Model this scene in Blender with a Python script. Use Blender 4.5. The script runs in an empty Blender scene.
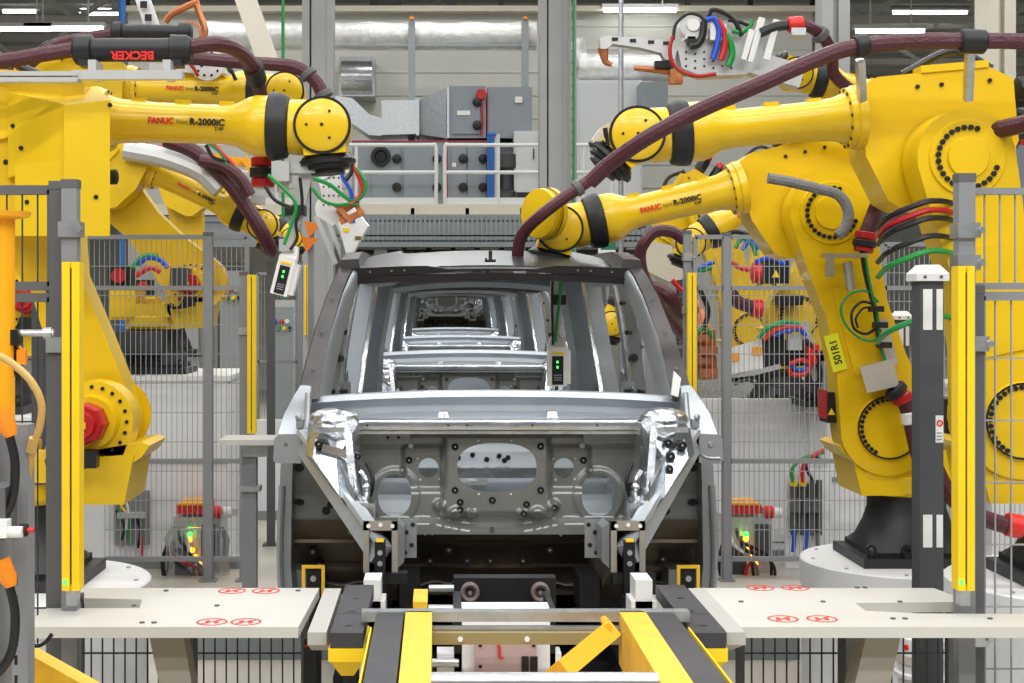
import bpy, bmesh, math, random
from mathutils import Vector, Matrix
random.seed(7)
SC = bpy.context.scene
COL = SC.collection
# ---- the camera's frame: focal length in pixels, vanishing point of the line, eye height
F, VX, VY, HC = 1427.0, 437.0, 303.0, 1.9
PI = math.pi
def W(px, py, D):
    return Vector(((px-VX)/F*D, D, HC-(py-VY)/F*D))
def rad(a): return a*PI/180

# ---------------------------------------------------------------- materials
def lin(h):
    h = h.lstrip('#')
    c = [int(h[i:i+2], 16)/255 for i in (0, 2, 4)]
    return tuple(x/12.92 if x <= .04045 else ((x+.055)/1.055)**2.4 for x in c)
MATS = {}
def mat(name, col, rough=.5, metal=0., noise=.0, nscale=8., bump=0., bscale=60., coat=0., emit=None, est=0., alpha=None, trans=0., rvar=0.):
    m = bpy.data.materials.new(name); m.use_nodes = True
    nt = m.node_tree; b = nt.nodes['Principled BSDF']
    c = lin(col) if isinstance(col, str) else col
    b.inputs['Base Color'].default_value = (*c, 1)
    b.inputs['Roughness'].default_value = rough
    b.inputs['Metallic'].default_value = metal
    b.inputs['Coat Weight'].default_value = coat
    if emit:
        b.inputs['Emission Color'].default_value = (*lin(emit), 1)
        b.inputs['Emission Strength'].default_value = est
    if trans:
        b.inputs['Transmission Weight'].default_value = trans
    tc = nt.nodes.new('ShaderNodeTexCoord')
    if noise or rvar:
        n = nt.nodes.new('ShaderNodeTexNoise'); n.inputs['Scale'].default_value = nscale
        n.inputs['Detail'].default_value = 5
        nt.links.new(tc.outputs['Object'], n.inputs['Vector'])
        if noise:
            r = nt.nodes.new('ShaderNodeValToRGB')
            r.color_ramp.elements[0].position = .3; r.color_ramp.elements[1].position = .7
            r.color_ramp.elements[0].color = (*[x*(1-noise) for x in c], 1)
            r.color_ramp.elements[1].color = (*[min(1, x*(1+noise)) for x in c], 1)
            nt.links.new(n.outputs['Fac'], r.inputs['Fac'])
            nt.links.new(r.outputs['Color'], b.inputs['Base Color'])
        if rvar:
            mr = nt.nodes.new('ShaderNodeMapRange')
            mr.inputs['To Min'].default_value = max(.02, rough-rvar); mr.inputs['To Max'].default_value = rough+rvar
            nt.links.new(n.outputs['Fac'], mr.inputs['Value'])
            nt.links.new(mr.outputs['Result'], b.inputs['Roughness'])
    if bump:
        n2 = nt.nodes.new('ShaderNodeTexNoise'); n2.inputs['Scale'].default_value = bscale
        nt.links.new(tc.outputs['Object'], n2.inputs['Vector'])
        bp = nt.nodes.new('ShaderNodeBump'); bp.inputs['Strength'].default_value = bump
        bp.inputs['Distance'].default_value = .02
        nt.links.new(n2.outputs['Fac'], bp.inputs['Height'])
        nt.links.new(bp.outputs['Normal'], b.inputs['Normal'])
    MATS[name] = m
    return m
YEL = mat('robot_yellow', '#e3bb04', .34, coat=.25, noise=.05, nscale=3)
YELD = mat('guard_yellow', '#dfb904', .42, noise=.03, nscale=3)
SYEL = mat('safety_yellow', '#f2cc10', .45, noise=.05, nscale=5)
RAILY = mat('rail_yellow', '#e9b931', .45, noise=.10, nscale=14, rvar=.1)
ORA = mat('orange_plastic', '#f08a10', .45)
ORP = mat('post_orange', '#f4a90c', .4)
BLK = mat('black_rubber', '#17171a', .5)
BLKM = mat('black_metal', '#1d1e20', .42, metal=.3)
BASE = mat('base_casting', '#2e2f32', .5, metal=.2, noise=.1)
RED = mat('red_plastic', '#b01218', .4)
REDB = mat('red_bright', '#d8231c', .4)
MAR = mat('maroon_hose', '#4a1a26', .42, bump=.25, bscale=120)
GREYP = mat('fence_grey', '#85878a', .5, metal=.1)
GREYD = mat('post_dark_grey', '#5a5a5b', .55)
WIRE = mat('fence_wire', '#9a9c9e', .5, metal=.1)
WIRED = mat('dark_fence_wire', '#3b3c3e', .5, metal=.2)
BOLL = mat('bollard_grey', '#45474b', .5)
WHT = mat('white_paint', '#e2e2e0', .45, noise=.02)
PLIN = mat('plinth_white', '#e6e7e9', .5, noise=.02, nscale=2)
TABW = mat('table_white', '#c4c3bc', .4, noise=.02, nscale=4)
STRIP = mat('strip_grey', '#aeada8', .5)
BEIGE = mat('beige_paint', '#c9c3b2', .5)
STL = mat('body_steel', '#a2a7ab', .34, metal=.65, noise=.06, nscale=5, rvar=.08)
STLP = mat('pillar_steel', '#7d858c', .42, metal=.5, noise=.08, nscale=5)
STLB = mat('body_steel_bright', '#c9ced3', .24, metal=.95, noise=.08, nscale=9, rvar=.1, bump=.12, bscale=14)
STLG = mat('dash_steel', '#8b8d8a', .38, metal=.6, noise=.08, nscale=4, rvar=.08)
STLI = mat('inner_steel', '#b6bdc3', .36, metal=.5, noise=.06, nscale=5)
STLD = mat('hot_stamped_steel', '#585656', .42, metal=.8, noise=.15, nscale=6)
STLU = mat('shaded_underbody_steel', '#6b6152', .5, metal=.6, noise=.12, nscale=6)  # body steel coloured darker to carry the shade below the dash
HDR = mat('header_dark', '#2a2526', .45, metal=.5)
GALV = mat('galvanised', '#b9bdc0', .35, metal=.9, noise=.12, nscale=20)
ALU = mat('aluminium', '#c3c4c3', .35, metal=.35, noise=.04)
COP = mat('copper', '#c07a50', .42, metal=.6, noise=.15, nscale=20)
GRN = mat('green_cable', '#128a3c', .4)
BLU = mat('blue_cable', '#1c4fc0', .4)
REDC = mat('red_cable', '#c42020', .4)
BLKC = mat('black_cable', '#151517', .4)
WHTC = mat('white_plastic', '#e4e4e0', .4)
TAN = mat('tan_hose', '#c8a35c', .45)
GSLV = mat('grey_sleeve', '#77787b', .7, bump=.5, bscale=90)
DUCT = mat('duct_foil', '#dcdcda', .4, metal=.3, noise=.12, nscale=6, bump=.8, bscale=9)
AHU = mat('unit_panel', '#868e95', .5, metal=.1, noise=.03, nscale=2)
AHUL = mat('unit_light', '#c5c8c9', .5)
WALL = mat('hall_wall', '#c9c9c1', .8, noise=.03, nscale=.6)
CEIL = mat('ceiling_deck', '#a9aaa6', .8, noise=.06, nscale=.7)
TRUS = mat('truss_paint', '#b4b3ac', .6)
COLM = mat('column_grey', '#a2a3a3', .6, noise=.05, nscale=2)
COLB = mat('column_beige', '#cfcabb', .6, noise=.04, nscale=2)
RAILW = mat('railing_white', '#d8d9d6', .5)
SLAB = mat('slab_cream', '#d5cfbd', .6, noise=.04)
DARKM = mat('dark_machine', '#3a3c3f', .5, noise=.2, nscale=3)
PAD = mat('pad_black', '#35353a', .5, noise=.12, nscale=30)
FLOOR = mat('floor_paint', '#bdb8ab', .35, noise=.08, nscale=1.3, rvar=.1)
TRAY = mat('tray_grey', '#8f9698', .5, metal=.3, noise=.05)
PINK = mat('pink_board', '#b9a2a2', .6)
LED = mat('led_green', '#30ff40', .4, emit='#3cff50', est=4)
LEDA = mat('led_amber', '#ffb020', .4, emit='#ff9a10', est=5)
LAMP = mat('lamp_tube', '#ffffff', .4, emit='#ffffff', est=7)
REDM = mat('red_marking', '#d0392f', .6)
GRYT = mat('grey_lettering', '#6b5f28', .5)
LYEL = mat('sticker_yellow', '#e4e426', .5)
BLUEF = mat('blue_frame', '#2f62a8', .5)
CLEAR = mat('clear_film', '#e8eef2', .15, trans=.9)
VIO = mat('foil_cover', '#b9bbc2', .2, metal=.4)

# ---------------------------------------------------------------- mesh builder
class MB:
    def __init__(s, M=None):
        s.bm = bmesh.new(); s.M = M.copy() if M else Matrix(); s.mi = 0
    def v(s, co): return s.bm.verts.new(s.M @ Vector(co))
    def f(s, vs):
        try:
            fc = s.bm.faces.new(vs)
        except ValueError:
            return None
        fc.material_index = s.mi
        return fc
    def _bev(s, faces, bev, seg=2):
        es = set()
        for fc in faces:
            if fc and fc.is_valid:
                for e in fc.edges: es.add(e)
        es = [e for e in es if len(e.link_faces) == 2 and e.calc_face_angle(0) > .5]
        if es: bmesh.ops.bevel(s.bm, geom=es, offset=bev, segments=seg, affect='EDGES', profile=.5, clamp_overlap=True)
    def box(s, x0, x1, y0, y1, z0, z1, bev=0, seg=2):
        p = [s.v((x, y, z)) for x in (x0, x1) for y in (y0, y1) for z in (z0, z1)]
        fs = [s.f([p[i] for i in q]) for q in ((0,1,3,2),(4,6,7,5),(0,4,5,1),(2,3,7,6),(0,2,6,4),(1,5,7,3))]
        if bev: s._bev(fs, bev, seg)
        return s
    def hull8(s, a, b, bev=0):
        """box between two quads a (4 pts) and b (4 pts)"""
        A = [s.v(c) for c in a]; B = [s.v(c) for c in b]; n = len(A)
        fs = [s.f(A[::-1]), s.f(B)]
        for i in range(n): fs.append(s.f([A[i], A[(i+1) % n], B[(i+1) % n], B[i]]))
        if bev: s._bev(fs, bev)
        return s
    def prism(s, poly, d0, d1, o=(0,0,0), u=(1,0,0), v=(0,0,1), bev=0, seg=2):
        o, u, v = Vector(o), Vector(u), Vector(v); n = u.cross(v)
        a = [o+u*p[0]+v*p[1]+n*d0 for p in poly]; b = [o+u*p[0]+v*p[1]+n*d1 for p in poly]
        A = [s.v(c) for c in a]; B = [s.v(c) for c in b]; k = len(A)
        fs = [s.f(A[::-1]), s.f(B)]
        for i in range(k): fs.append(s.f([A[i], A[(i+1) % k], B[(i+1) % k], B[i]]))
        if bev: s._bev(fs, bev, seg)
        return s
    def lathe(s, o, ax, prof, seg=24, cap=True):
        o = Vector(o); ax = Vector(ax).normalized()
        t = Vector((0,0,1)) if abs(ax.z) < .9 else Vector((1,0,0))
        u = ax.cross(t).normalized(); w = ax.cross(u)
        rings = []
        for (h, r) in prof:
            r = max(r, 1e-4)
            rings.append([s.v(o+ax*h+(u*math.cos(2*PI*i/seg)+w*math.sin(2*PI*i/seg))*r) for i in range(seg)])
        for a, b in zip(rings, rings[1:]):
            for i in range(seg): s.f([a[i], a[(i+1) % seg], b[(i+1) % seg], b[i]])
        if cap: s.f(rings[0][::-1]); s.f(rings[-1])
        return s
    def cyl(s, p0, p1, r0, r1=None, seg=16):
        p0, p1 = Vector(p0), Vector(p1); r1 = r0 if r1 is None else r1
        return s.lathe(p0, p1-p0, [(0, r0), ((p1-p0).length, r1)], seg)
    def ring(s, o, ax, ri, ro, h, seg=24):
        o = Vector(o)
        return s.lathe(o, ax, [(0, ri), (0, ro), (h, ro), (h, ri), (0, ri)], seg, cap=False)
    def ball(s, o, r, seg=14, sx=1., ax=(0,0,1)):
        return s.lathe(o, ax, [(-r*sx*math.cos(PI*i/8), r*math.sin(PI*i/8)) for i in range(9)], seg)
    def tube(s, pts, r, seg=8, res=6, spline=True):
        P = [Vector(p) for p in pts]
        if spline and len(P) > 2:
            Q = []
            E = [2*P[0]-P[1]] + P + [2*P[-1]-P[-2]]
            for i in range(1, len(E)-2):
                a, b, c, d = E[i-1:i+3]
                for k in range(res):
                    t = k/res
                    Q.append(.5*((2*b)+(c-a)*t+(2*a-5*b+4*c-d)*t*t+(3*b-a-3*c+d)*t*t*t))
            Q.append(P[-1]); P = Q
        n = len(P); rs = r if callable(r) else (lambda t: r)
        tg = [(P[min(i+1, n-1)]-P[max(i-1, 0)]).normalized() for i in range(n)]
        u = tg[0].orthogonal().normalized(); rings = []
        for i in range(n):
            u = (u-tg[i]*u.dot(tg[i])).normalized(); w = tg[i].cross(u); rr = rs(i/(n-1))
            rings.append([s.v(P[i]+(u*math.cos(2*PI*k/seg)+w*math.sin(2*PI*k/seg))*rr) for k in range(seg)])
        for a, b in zip(rings, rings[1:]):
            for k in range(seg): s.f([a[k], a[(k+1) % seg], b[(k+1) % seg], b[k]])
        s.f(rings[0][::-1]); s.f(rings[-1])
        return s
    def loft(s, rings, cap=True, bev=0):
        R = [[s.v(c) for c in r] for r in rings]; k = len(R[0]); fs = []
        for a, b in zip(R, R[1:]):
            for i in range(k): fs.append(s.f([a[i], a[(i+1) % k], b[(i+1) % k], b[i]]))
        if cap: fs.append(s.f(R[0][::-1])); fs.append(s.f(R[-1]))
        if bev: s._bev(fs, bev)
        return s
    def beam(s, p0, p1, w, h, up=(0,0,1), bev=0):
        p0, p1 = Vector(p0), Vector(p1); d = (p1-p0).normalized(); up = Vector(up)
        a = d.cross(up).normalized(); b = a.cross(d)
        q = [a*w/2+b*h/2, -a*w/2+b*h/2, -a*w/2-b*h/2, a*w/2-b*h/2]
        return s.hull8([p0+x for x in q], [p1+x for x in q], bev)
    def grid(s, fn, nu, nv, holes=None, thick=0, nvec=(0,1,0)):
        """fn(u,v) in 0..1 -> point; holes(u,v) -> (inside, snapped u, snapped v)"""
        V = {}; F_ = []
        ins = {}
        for i in range(nu+1):
            for j in range(nv+1):
                ins[i, j] = holes(i/nu, j/nv) if holes else None
        def vert(i, j):
            if (i, j) not in V:
                u, v = i/nu, j/nv
                if ins[i, j]: u, v = ins[i, j]
                V[i, j] = s.v(fn(u, v))
            return V[i, j]
        for i in range(nu):
            for j in range(nv):
                c = [(i, j), (i+1, j), (i+1, j+1), (i, j+1)]
                if all(ins[k] for k in c): continue
                F_.append(s.f([vert(*k) for k in c]))
        if thick:
            F_ = [x for x in F_ if x]
            g = bmesh.ops.extrude_face_region(s.bm, geom=F_)
            vv = [x for x in g['geom'] if isinstance(x, bmesh.types.BMVert)]
            n = s.M.to_3x3() @ Vector(nvec)
            bmesh.ops.translate(s.bm, verts=vv, vec=n*thick)
        return s
    def bolts(s, o, ax, R, n, r, h, ph=0., a0=0, a1=360, ring_only=None):
        o = Vector(o); ax = Vector(ax).normalized()
        t = Vector((0,0,1)) if abs(ax.z) < .9 else Vector((1,0,0))
        u = ax.cross(t).normalized(); w = u.cross(ax)
        for i in range(n):
            a = rad(a0+(a1-a0)*i/n)+ph
            s.cyl(o+(u*math.cos(a)+w*math.sin(a))*R, o+(u*math.cos(a)+w*math.sin(a))*R+ax*h, r, seg=6)
        return s
    def build(s, name, mats, parent=None, angle=32, flat=False):
        bm = s.bm
        bmesh.ops.recalc_face_normals(bm, faces=bm.faces)
        me = bpy.data.meshes.new(name); bm.to_mesh(me); bm.free()
        for m in (mats if isinstance(mats, (list, tuple)) else [mats]): me.materials.append(m)
        if not flat and len(me.polygons):
            me.polygons.foreach_set('use_smooth', [True]*len(me.polygons))
            me.set_sharp_from_angle(angle=rad(angle))
        o = bpy.data.objects.new(name, me); COL.objects.link(o)
        if parent: o.parent = parent
        return o

def tag(o, label, cat, group=None):
    o['label'] = label; o['category'] = cat
    if group: o['group'] = group
    return o
def thing(name, label, cat, loc=(0,0,0), rz=0., group=None):
    o = bpy.data.objects.new(name, None); COL.objects.link(o)
    o.empty_display_size = .1
    o.location = loc; o.rotation_euler = (0, 0, rz)
    return tag(o, label, cat, group)
def RM(root):
    return Matrix.Translation(root.location) @ root.rotation_euler.to_matrix().to_4x4()
def inv(root): return RM(root).inverted()
def struct(o): o['kind'] = 'structure'; return o
def stuff(o): o['kind'] = 'stuff'; return o
def copy_tree(o, parent=None):
    c = o.copy(); COL.objects.link(c)
    if parent: c.parent = parent
    for ch in list(o.children): copy_tree(ch, c)
    return c
def text_mesh(name, body, size, m, parent, M, extrude=.0008, bold=0., align='LEFT', sx=1.):
    cu = bpy.data.curves.new(name, 'FONT'); cu.body = body; cu.size = size; cu.extrude = extrude
    cu.align_x = align; cu.offset = bold; cu.resolution_u = 3; cu.space_character = 1.02
    o = bpy.data.objects.new(name+'_source', cu)
    COL.objects.link(o)
    bpy.context.view_layer.update()
    me = bpy.data.meshes.new_from_object(o.evaluated_get(bpy.context.evaluated_depsgraph_get()))
    COL.objects.unlink(o); bpy.data.objects.remove(o); bpy.data.curves.remove(cu)
    me.transform(M @ Matrix.Diagonal((sx, 1, 1, 1)))
    me.materials.clear(); me.materials.append(m)
    t = bpy.data.objects.new(name, me); COL.objects.link(t)
    if parent: t.parent = parent
    return t
def stadium(p0, r0, p1, r1, n=12):
    """outline of the hull of two circles in 2-D"""
    a = math.atan2(p1[1]-p0[1], p1[0]-p0[0]); d = math.hypot(p1[0]-p0[0], p1[1]-p0[1])
    k = math.acos(max(-1, min(1, (r0-r1)/d)))
    out = []
    for i in range(n+1):
        t = a+k+(2*PI-2*k)*i/n; out.append((p0[0]+r0*math.cos(t), p0[1]+r0*math.sin(t)))
    for i in range(n+1):
        t = a-k+2*k*i/n; out.append((p1[0]+r1*math.cos(t), p1[1]+r1*math.sin(t)))
    return out
# ================================================================ THE HALL
def hall():
    m = MB(); m.box(-30, 30, -8, 80, -.2, 0); struct(m.build('floor', FLOOR))
    m = MB(); m.box(-30, 30, 16, 80, 10.0, 10.2)
    for i in range(30): m.box(-30, 30, 17+i*2.1, 17.25+i*2.1, 9.88, 10.0)
    struct(m.build('ceiling', CEIL))
    m = MB(); m.box(-30, 30, 80, 80.3, 0, 10); struct(m.build('wall_back', WALL))
    # wall of the plant room behind the mezzanine
    x0, x1 = W(128, 0, 31).x, W(812, 0, 31).x
    m = MB(); m.box(x0, x1, 31, 31.3, 0, 8.2)
    for i in range(9): m.box(x0, x1, 30.98, 31, 3.9+i*.5, 3.92+i*.5)
    struct(m.build('wall_plant', WALL))
    # glazed band above it
    m = MB(); m.box(x0, x1, 30.7, 33, 8.18, 8.3); m.mi = 1
    for i in range(12): m.box(x0+(x1-x0)*i/11-.05, x0+(x1-x0)*i/11+.05, 30.9, 31, 8.3, 10)
    m.box(x0, x1, 30.95, 31, 8.95, 9.03)
    struct(m.build('trim_1', [SLAB, BLKM]))
    # columns
    n = 1
    for (pa, pb, D, mt, mid) in ((302, 333, 20, COLM, 1), (540, 569, 20, COLM, 1), (822, 850, 22, COLM, 0), (988, 1016, 16, COLB, 0)):
        a, b = W(pa, 0, D).x, W(pb, 0, D).x; w = b-a
        m = MB()
        if mid:
            m.box(a, a+w*.24, D, D+.4, 0, 10, .01); m.box(a+w*.30, b-w*.12, D+.02, D+.38, 0, 10); m.box(b-w*.2, b, D, D+.4, 0, 10, .01)
        else:
            m.box(a, a+w*.4, D, D+.4, 0, 10, .01); m.box(a+w*.4, a+w*.6, D+.1, D+.3, 0, 10); m.box(b-w*.4, b, D, D+.4, 0, 10, .01)
        struct(m.build('column_%d' % n, mt)); n += 1
    # roof trusses seen in both upper corners
    n = 3
    for D in (34, 40, 47, 55):
        for sx in (-1, 1):
            a, b = (x0-.4-12, x0-.4) if sx < 0 else (x1+.3, x1+14)
            m = MB()
            m.box(a, b, D, D+.2, 9.6, 9.85); m.box(a, b, D, D+.2, 8.6, 8.75)
            k = 8
            for i in range(k):
                xa, xb = a+(b-a)*i/k, a+(b-a)*(i+1)/k
                m.beam((xa, D+.1, 8.68 if i % 2 else 9.7), (xb, D+.1, 9.7 if i % 2 else 8.68), .12, .12)
            for i in range(4):
                xa = a+(b-a)*(i+.5)/4
                m.beam((xa, D+.1, 8.7), (xa+.4, D+6, 9.7), .1, .1)
            struct(m.build('trim_%d' % n, TRUS)); n += 1
    # strip lamps under the roof
    lamps = [(20, 12, 38.5, 34), (96, 11, 38.5, 30), (15, 30, 30, 70), (65, 29.5, 30, 76), (930, 13, 39, 74), (890, 32, 30, 68),
             (640, 11, 30.6, 72), (100, 15, 37, 40), (985, 36, 42, 44)]
    where = ['upper one at far left edge under the roof truss', 'beside the blue pipe at upper left', 'lower one at the left picture edge above the silver bar',
             'over the black hose clamps at upper left', 'top one at upper right beneath the roof deck', 'just above the swinging maroon hose at upper right',
             'hanging before the plant room wall above the welding gun', 'deepest in the hall at upper left', 'deepest in the hall at upper right beside the beige column']
    for (px, py, D, wpx), wh in zip(lamps, where):
        c = W(px, py, D); h = wpx/F*D/2
        t = thing('strip_lamp', 'white fluorescent strip lamp, '+wh, 'lamp', c, 0, 'strip lamps under the hall roof')
        m = MB(); m.box(-h-.05, h+.05, -.08, .08, .06, .14, .01)
        m.box(-h*.6, -h*.6+.03, -.01, .01, .14, max(.15, 9.97-c.z)); m.box(h*.6, h*.6+.03, -.01, .01, .14, max(.15, 9.97-c.z))
        m.build('housing', ALU, t)
        m = MB(); m.cyl((-h, 0, .02), (h, 0, .02), .05, seg=10); m.build('tube', LAMP, t)
hall()

# ================================================================ MEZZANINE AND PLANT
def mezzanine():
    D = 26.0; zf = W(0, 204, D).z
    x0, x1 = W(150, 0, D).x, W(665, 0, D).x
    t = thing('mezzanine', 'cream-edged steel mezzanine floor carrying the ventilation units', 'platform', ((x0+x1)/2, D, 0))
    M = inv(t)
    m = MB(M); m.box(x0, x1, D, 30.9, zf-.2, zf, .02); m.build('deck', SLAB, t)
    m = MB(M); m.box(x0, x1, D+.1, D+.35, zf-.75, zf-.22); m.box(x0, x1, D+.05, D+.4, zf-.32, zf-.22); m.box(x0, x1, D+.05, D+.4, zf-.78, zf-.7); m.build('edge_beam', TRAY, t)
    for px in (190, 380, 520, 650):
        x = W(px, 0, D).x; m = MB(M); m.box(x-.12, x+.12, D+.2, D+.44, 0, zf-.75); m.build('support', COLM, t)
    for k, (a, b) in enumerate(((196, 436), (445, 552), (557, 612))):
        xa, xb = W(a, 0, D).x, W(b, 0, D).x
        m = MB(); y = D+.06
        for z in (1.08, .58): m.tube([(xa, y, zf+z), (xb, y, zf+z)], .035, 8)
        m.tube([(xa, y, zf), (xa, y, zf+1.0), (xa+.08, y, zf+1.08)], .035, 8); m.tube([(xb, y, zf), (xb, y, zf+1.0), (xb-.08, y, zf+1.08)], .035, 8)
        nn = max(1, int((xb-xa)/1.6))
        for i in range(1, nn+1): m.tube([(xa+(xb-xa)*i/(nn+1), y, zf), (xa+(xb-xa)*i/(nn+1), y, zf+1.08)], .03, 8)
        m.box(xa, xb, y-.01, y+.01, zf, zf+.12)
        o = m.build('railing', RAILW); tag(o, ('white tubular guard railing on mezzanine edge left of its gap', 'white tubular guard railing between the gap and the grey steel column', 'short white guard railing right of the grey steel column')[k], 'railing', 'railings along the mezzanine edge')
    # cable trays under the edge
    for k, (py, w) in enumerate(((218, .12), (229, .25), (238, .1))):
        z = W(0, py, 24).z; m = MB()
        xa, xb = W(330, 0, 24).x, W(660, 0, 24).x
        m.box(xa, xb, 24, 24.04, z-w/2, z+w/2); m.box(xa, xb, 24, 24.4, z-w/2, z-w/2+.02)
        for i in range(70): m.box(xa+(xb-xa)*i/70, xa+(xb-xa)*i/70+.03, 23.97, 24, z-w/2, z+w/2)
        for i in range(6):
            xx = xa+(xb-xa)*(i+.5)/6; m.box(xx-.03, xx+.03, 24.1, 24.16, z, zf-.2)
        tag(m.build('cable_tray', TRAY), ('uppermost slim grey cable tray slung below the mezzanine', 'broad ribbed grey cable tray in middle below the mezzanine', 'lowest thin grey cable tray over the roof of the front body')[k], 'cable tray', 'cable trays under the mezzanine')
    # dark lattice girder with lamps behind the trays
    m = MB(); xa, xb = W(345, 0, 30).x, W(680, 0, 30).x
    for z in (2.9, 3.6): m.box(xa, xb, 29.4, 29.5, z, z+.1)
    for i in range(28): m.beam((xa+(xb-xa)*i/28, 29.45, 2.95 if i % 2 else 3.65), (xa+(xb-xa)*(i+1)/28, 29.45, 3.65 if i % 2 else 2.95), .05, .05)
    for px in (350, 520, 675): x = W(px, 0, 30).x; m.box(x-.06, x+.06, 29.4, 29.5, 0, 3.6)
    tag(m.build('lattice_girder', DARKM), 'dark lattice girder in shade below the mezzanine floor', 'girder')
    # ---- air handling unit
    def wz(py, D): return W(0, py, D).z
    def wx(px, D): return W(px, 0, D).x
    D = 27.2
    t = thing('air_handling_unit', 'large blue-grey air handling unit with doors and dark knobs behind the railing', 'ventilation unit', (wx(450, D), D, zf)); M = inv(t)
    m = MB(M)
    m.box(wx(449, D), wx(486, D), D, D+1.8, wz(138, D), wz(86, D), .03); m.box(wx(488, D), wx(532, D), D, D+1.8, wz(138, D), wz(87, D), .03)
    m.box(wx(352, D), wx(446, D), D, D+1.8, zf, wz(141, D), .03); m.box(wx(447, D), wx(490, D), D, D+1.8, zf, wz(141, D), .03); m.box(wx(491, D), wx(536, D), D+.2, D+1.8, zf, wz(141, D), .03)
    m.build('casing', AHU, t)
    for (a, b, c, d) in ((372, 400, 146, 198), (404, 440, 146, 198), (452, 466, 146, 198), (468, 486, 146, 198), (452, 480, 92, 134)):
        m = MB(M); m.box(wx(a, D), wx(b, D), D-.04, D, wz(d, D), wz(c, D), .015); dd = m.build('door', AHU, t)
        m = MB(M)
        for q in (.2, .75): m.lathe((wx(b-3, D), D-.04, wz(d, D)*(1-q)+wz(c, D)*q), (0, -1, 0), [(0, .09), (.06, .09), (.08, .05)], 12)
        m.build('knob', BLK, dd)
    m = MB(M)
    for x in (447, 487): m.box(wx(x, D), wx(x+.8, D), D-.02, D, zf, wz(88 if x > 480 else 141, D))
    m.box(wx(352, D), wx(490, D), D-.02, D, wz(141.5, D), wz(140.5, D)); m.build('seal', RED, t)
    m = MB(M); m.lathe((wx(381, D), D-.02, wz(157, D)), (0, -1, 0), [(0, .19), (.1, .19), (.1, .12), (.03, .1)], 20); m.build('port', BLKM, t)
    for (a, b, c, d) in ((457, 470, 115.5, 111), (515, 522, 103, 97), (452, 456, 167, 163)):
        m = MB(M); m.box(wx(a, D), wx(b, D), D-.06, D-.001, wz(c, D), wz(d, D)); m.build('rating_plate', WHTC, t)
    m = MB(M); m.lathe((wx(481, D), D-.05, wz(95, D)), (0, -1, 0), [(0, .1), (.08, .1)], 12); m.tube([(wx(481, D), D-.05, wz(95, D)), (wx(482, D), D-.06, wz(120, D)), (wx(481, D), D-.05, wz(136, D))], .02); m.build('valve', RED, t)
    # transition duct in two tapering steps
    m = MB(); 
    def q(px, a, b, y0, y1): return [(wx(px, D), y0, wz(a, D)), (wx(px, D), y1, wz(a, D)), (wx(px, D), y1, wz(b, D)), (wx(px, D), y0, wz(b, D))]
    m.loft([q(418, 98, 132, D+.3, D+1.2), q(446, 88, 138, D+.05, D+1.7)]); m.loft([q(447, 87, 138, D, D+1.7), q(449, 87, 138, D, D+1.7)])
    m.loft([q(381, 98, 133, D+.3, D+1.2), q(417.5, 98, 132, D+.3, D+1.2)]); m.box(wx(416, D), wx(419, D), D+.2, D+1.3, wz(134, D), wz(97, D))
    m.loft([q(333, 93, 120, D+.3, D+1.2), q(352, 96, 122, D+.3, D+1.2), q(368, 112, 133, D+.3, D+1.2), q(381, 116, 134, D+.3, D+1.2)])
    tag(m.build('air_duct', GALV), 'galvanised tapering sheet duct running into left of the air handling unit', 'duct')
    # square wall vent with its hood
    t = thing('wall_vent', 'square silver vent box with rounded hood on plant room wall', 'vent', (wx(358, 30), 30.5, wz(75, 30))); M = inv(t); D = 29.8
    m = MB(M); m.box(wx(338, D), wx(374, D), D+.3, 31, wz(94, D), wz(54, D), .04); m.build('box', GALV, t)
    m = MB(M); m.lathe((wx(341, D), D+.3, wz(75, D)), (1, 0, 0), [(0, .36), (wx(372, D)-wx(341, D), .36)], 24); m.build('hood', STLB, t)
    # insulated silver main duct with hangers and orange valves
    t = thing('insulated_duct', 'long foil-wrapped round duct high on the plant room wall', 'duct', (wx(300, 28.6), 28.6, wz(35, 28.6))); M = inv(t); D = 28.6
    m = MB(M); r = .27
    m.lathe((wx(205, D), D, wz(36, D)), (1, 0, 0), [(0, r*.7), (.02, r*1.1)]+[((wx(536, D)-wx(205, D))*i/24, r*(1+.06*math.sin(i*1.7))) for i in range(1, 25)], 24); m.build('wrap', DUCT, t)
    for px in (412, 524):
        m = MB(M); m.ring((wx(px, D)-.04, D, wz(36, D)), (1, 0, 0), r, r+.05, .08); m.box(wx(px, D)-.07, wx(px, D)+.07, D-.36, D-.28, zf, wz(22, D)); m.build('hanger', TRAY, t)
        m = MB(M); m.box(wx(px, D)-.04, wx(px, D)+.04, D-.42, D-.34, wz(23, D), wz(20.5, D), .01); m.box(wx(px-2.5, D)-.06, wx(px-2.5, D)+.06, D-.42, D-.36, wz(117, D), wz(112, D), .01); m.build('valve', ORA, t)
    m = MB(M); m.box(wx(333, D), wx(536, D), D-.3, D-.25, wz(49, D), wz(47, D)); m.build('rail', TRAY, t)
    D = 28.6; m = MB()
    m.lathe((wx(578, D), D, wz(68, D)), (1, 0, 0), [(0, .26)]+[(.15+i*.21, .27+.02*math.sin(i*1.9)) for i in range(9)], 24)
    m.tube([(wx(575, D), D, wz(40, D)), (wx(578, D), D, wz(58, D)), (wx(590, D), D, wz(68, D))], .2, 16)
    tag(m.build('foil_duct', DUCT), 'short foil-wrapped duct bending down right of the grey steel column', 'duct')
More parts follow.
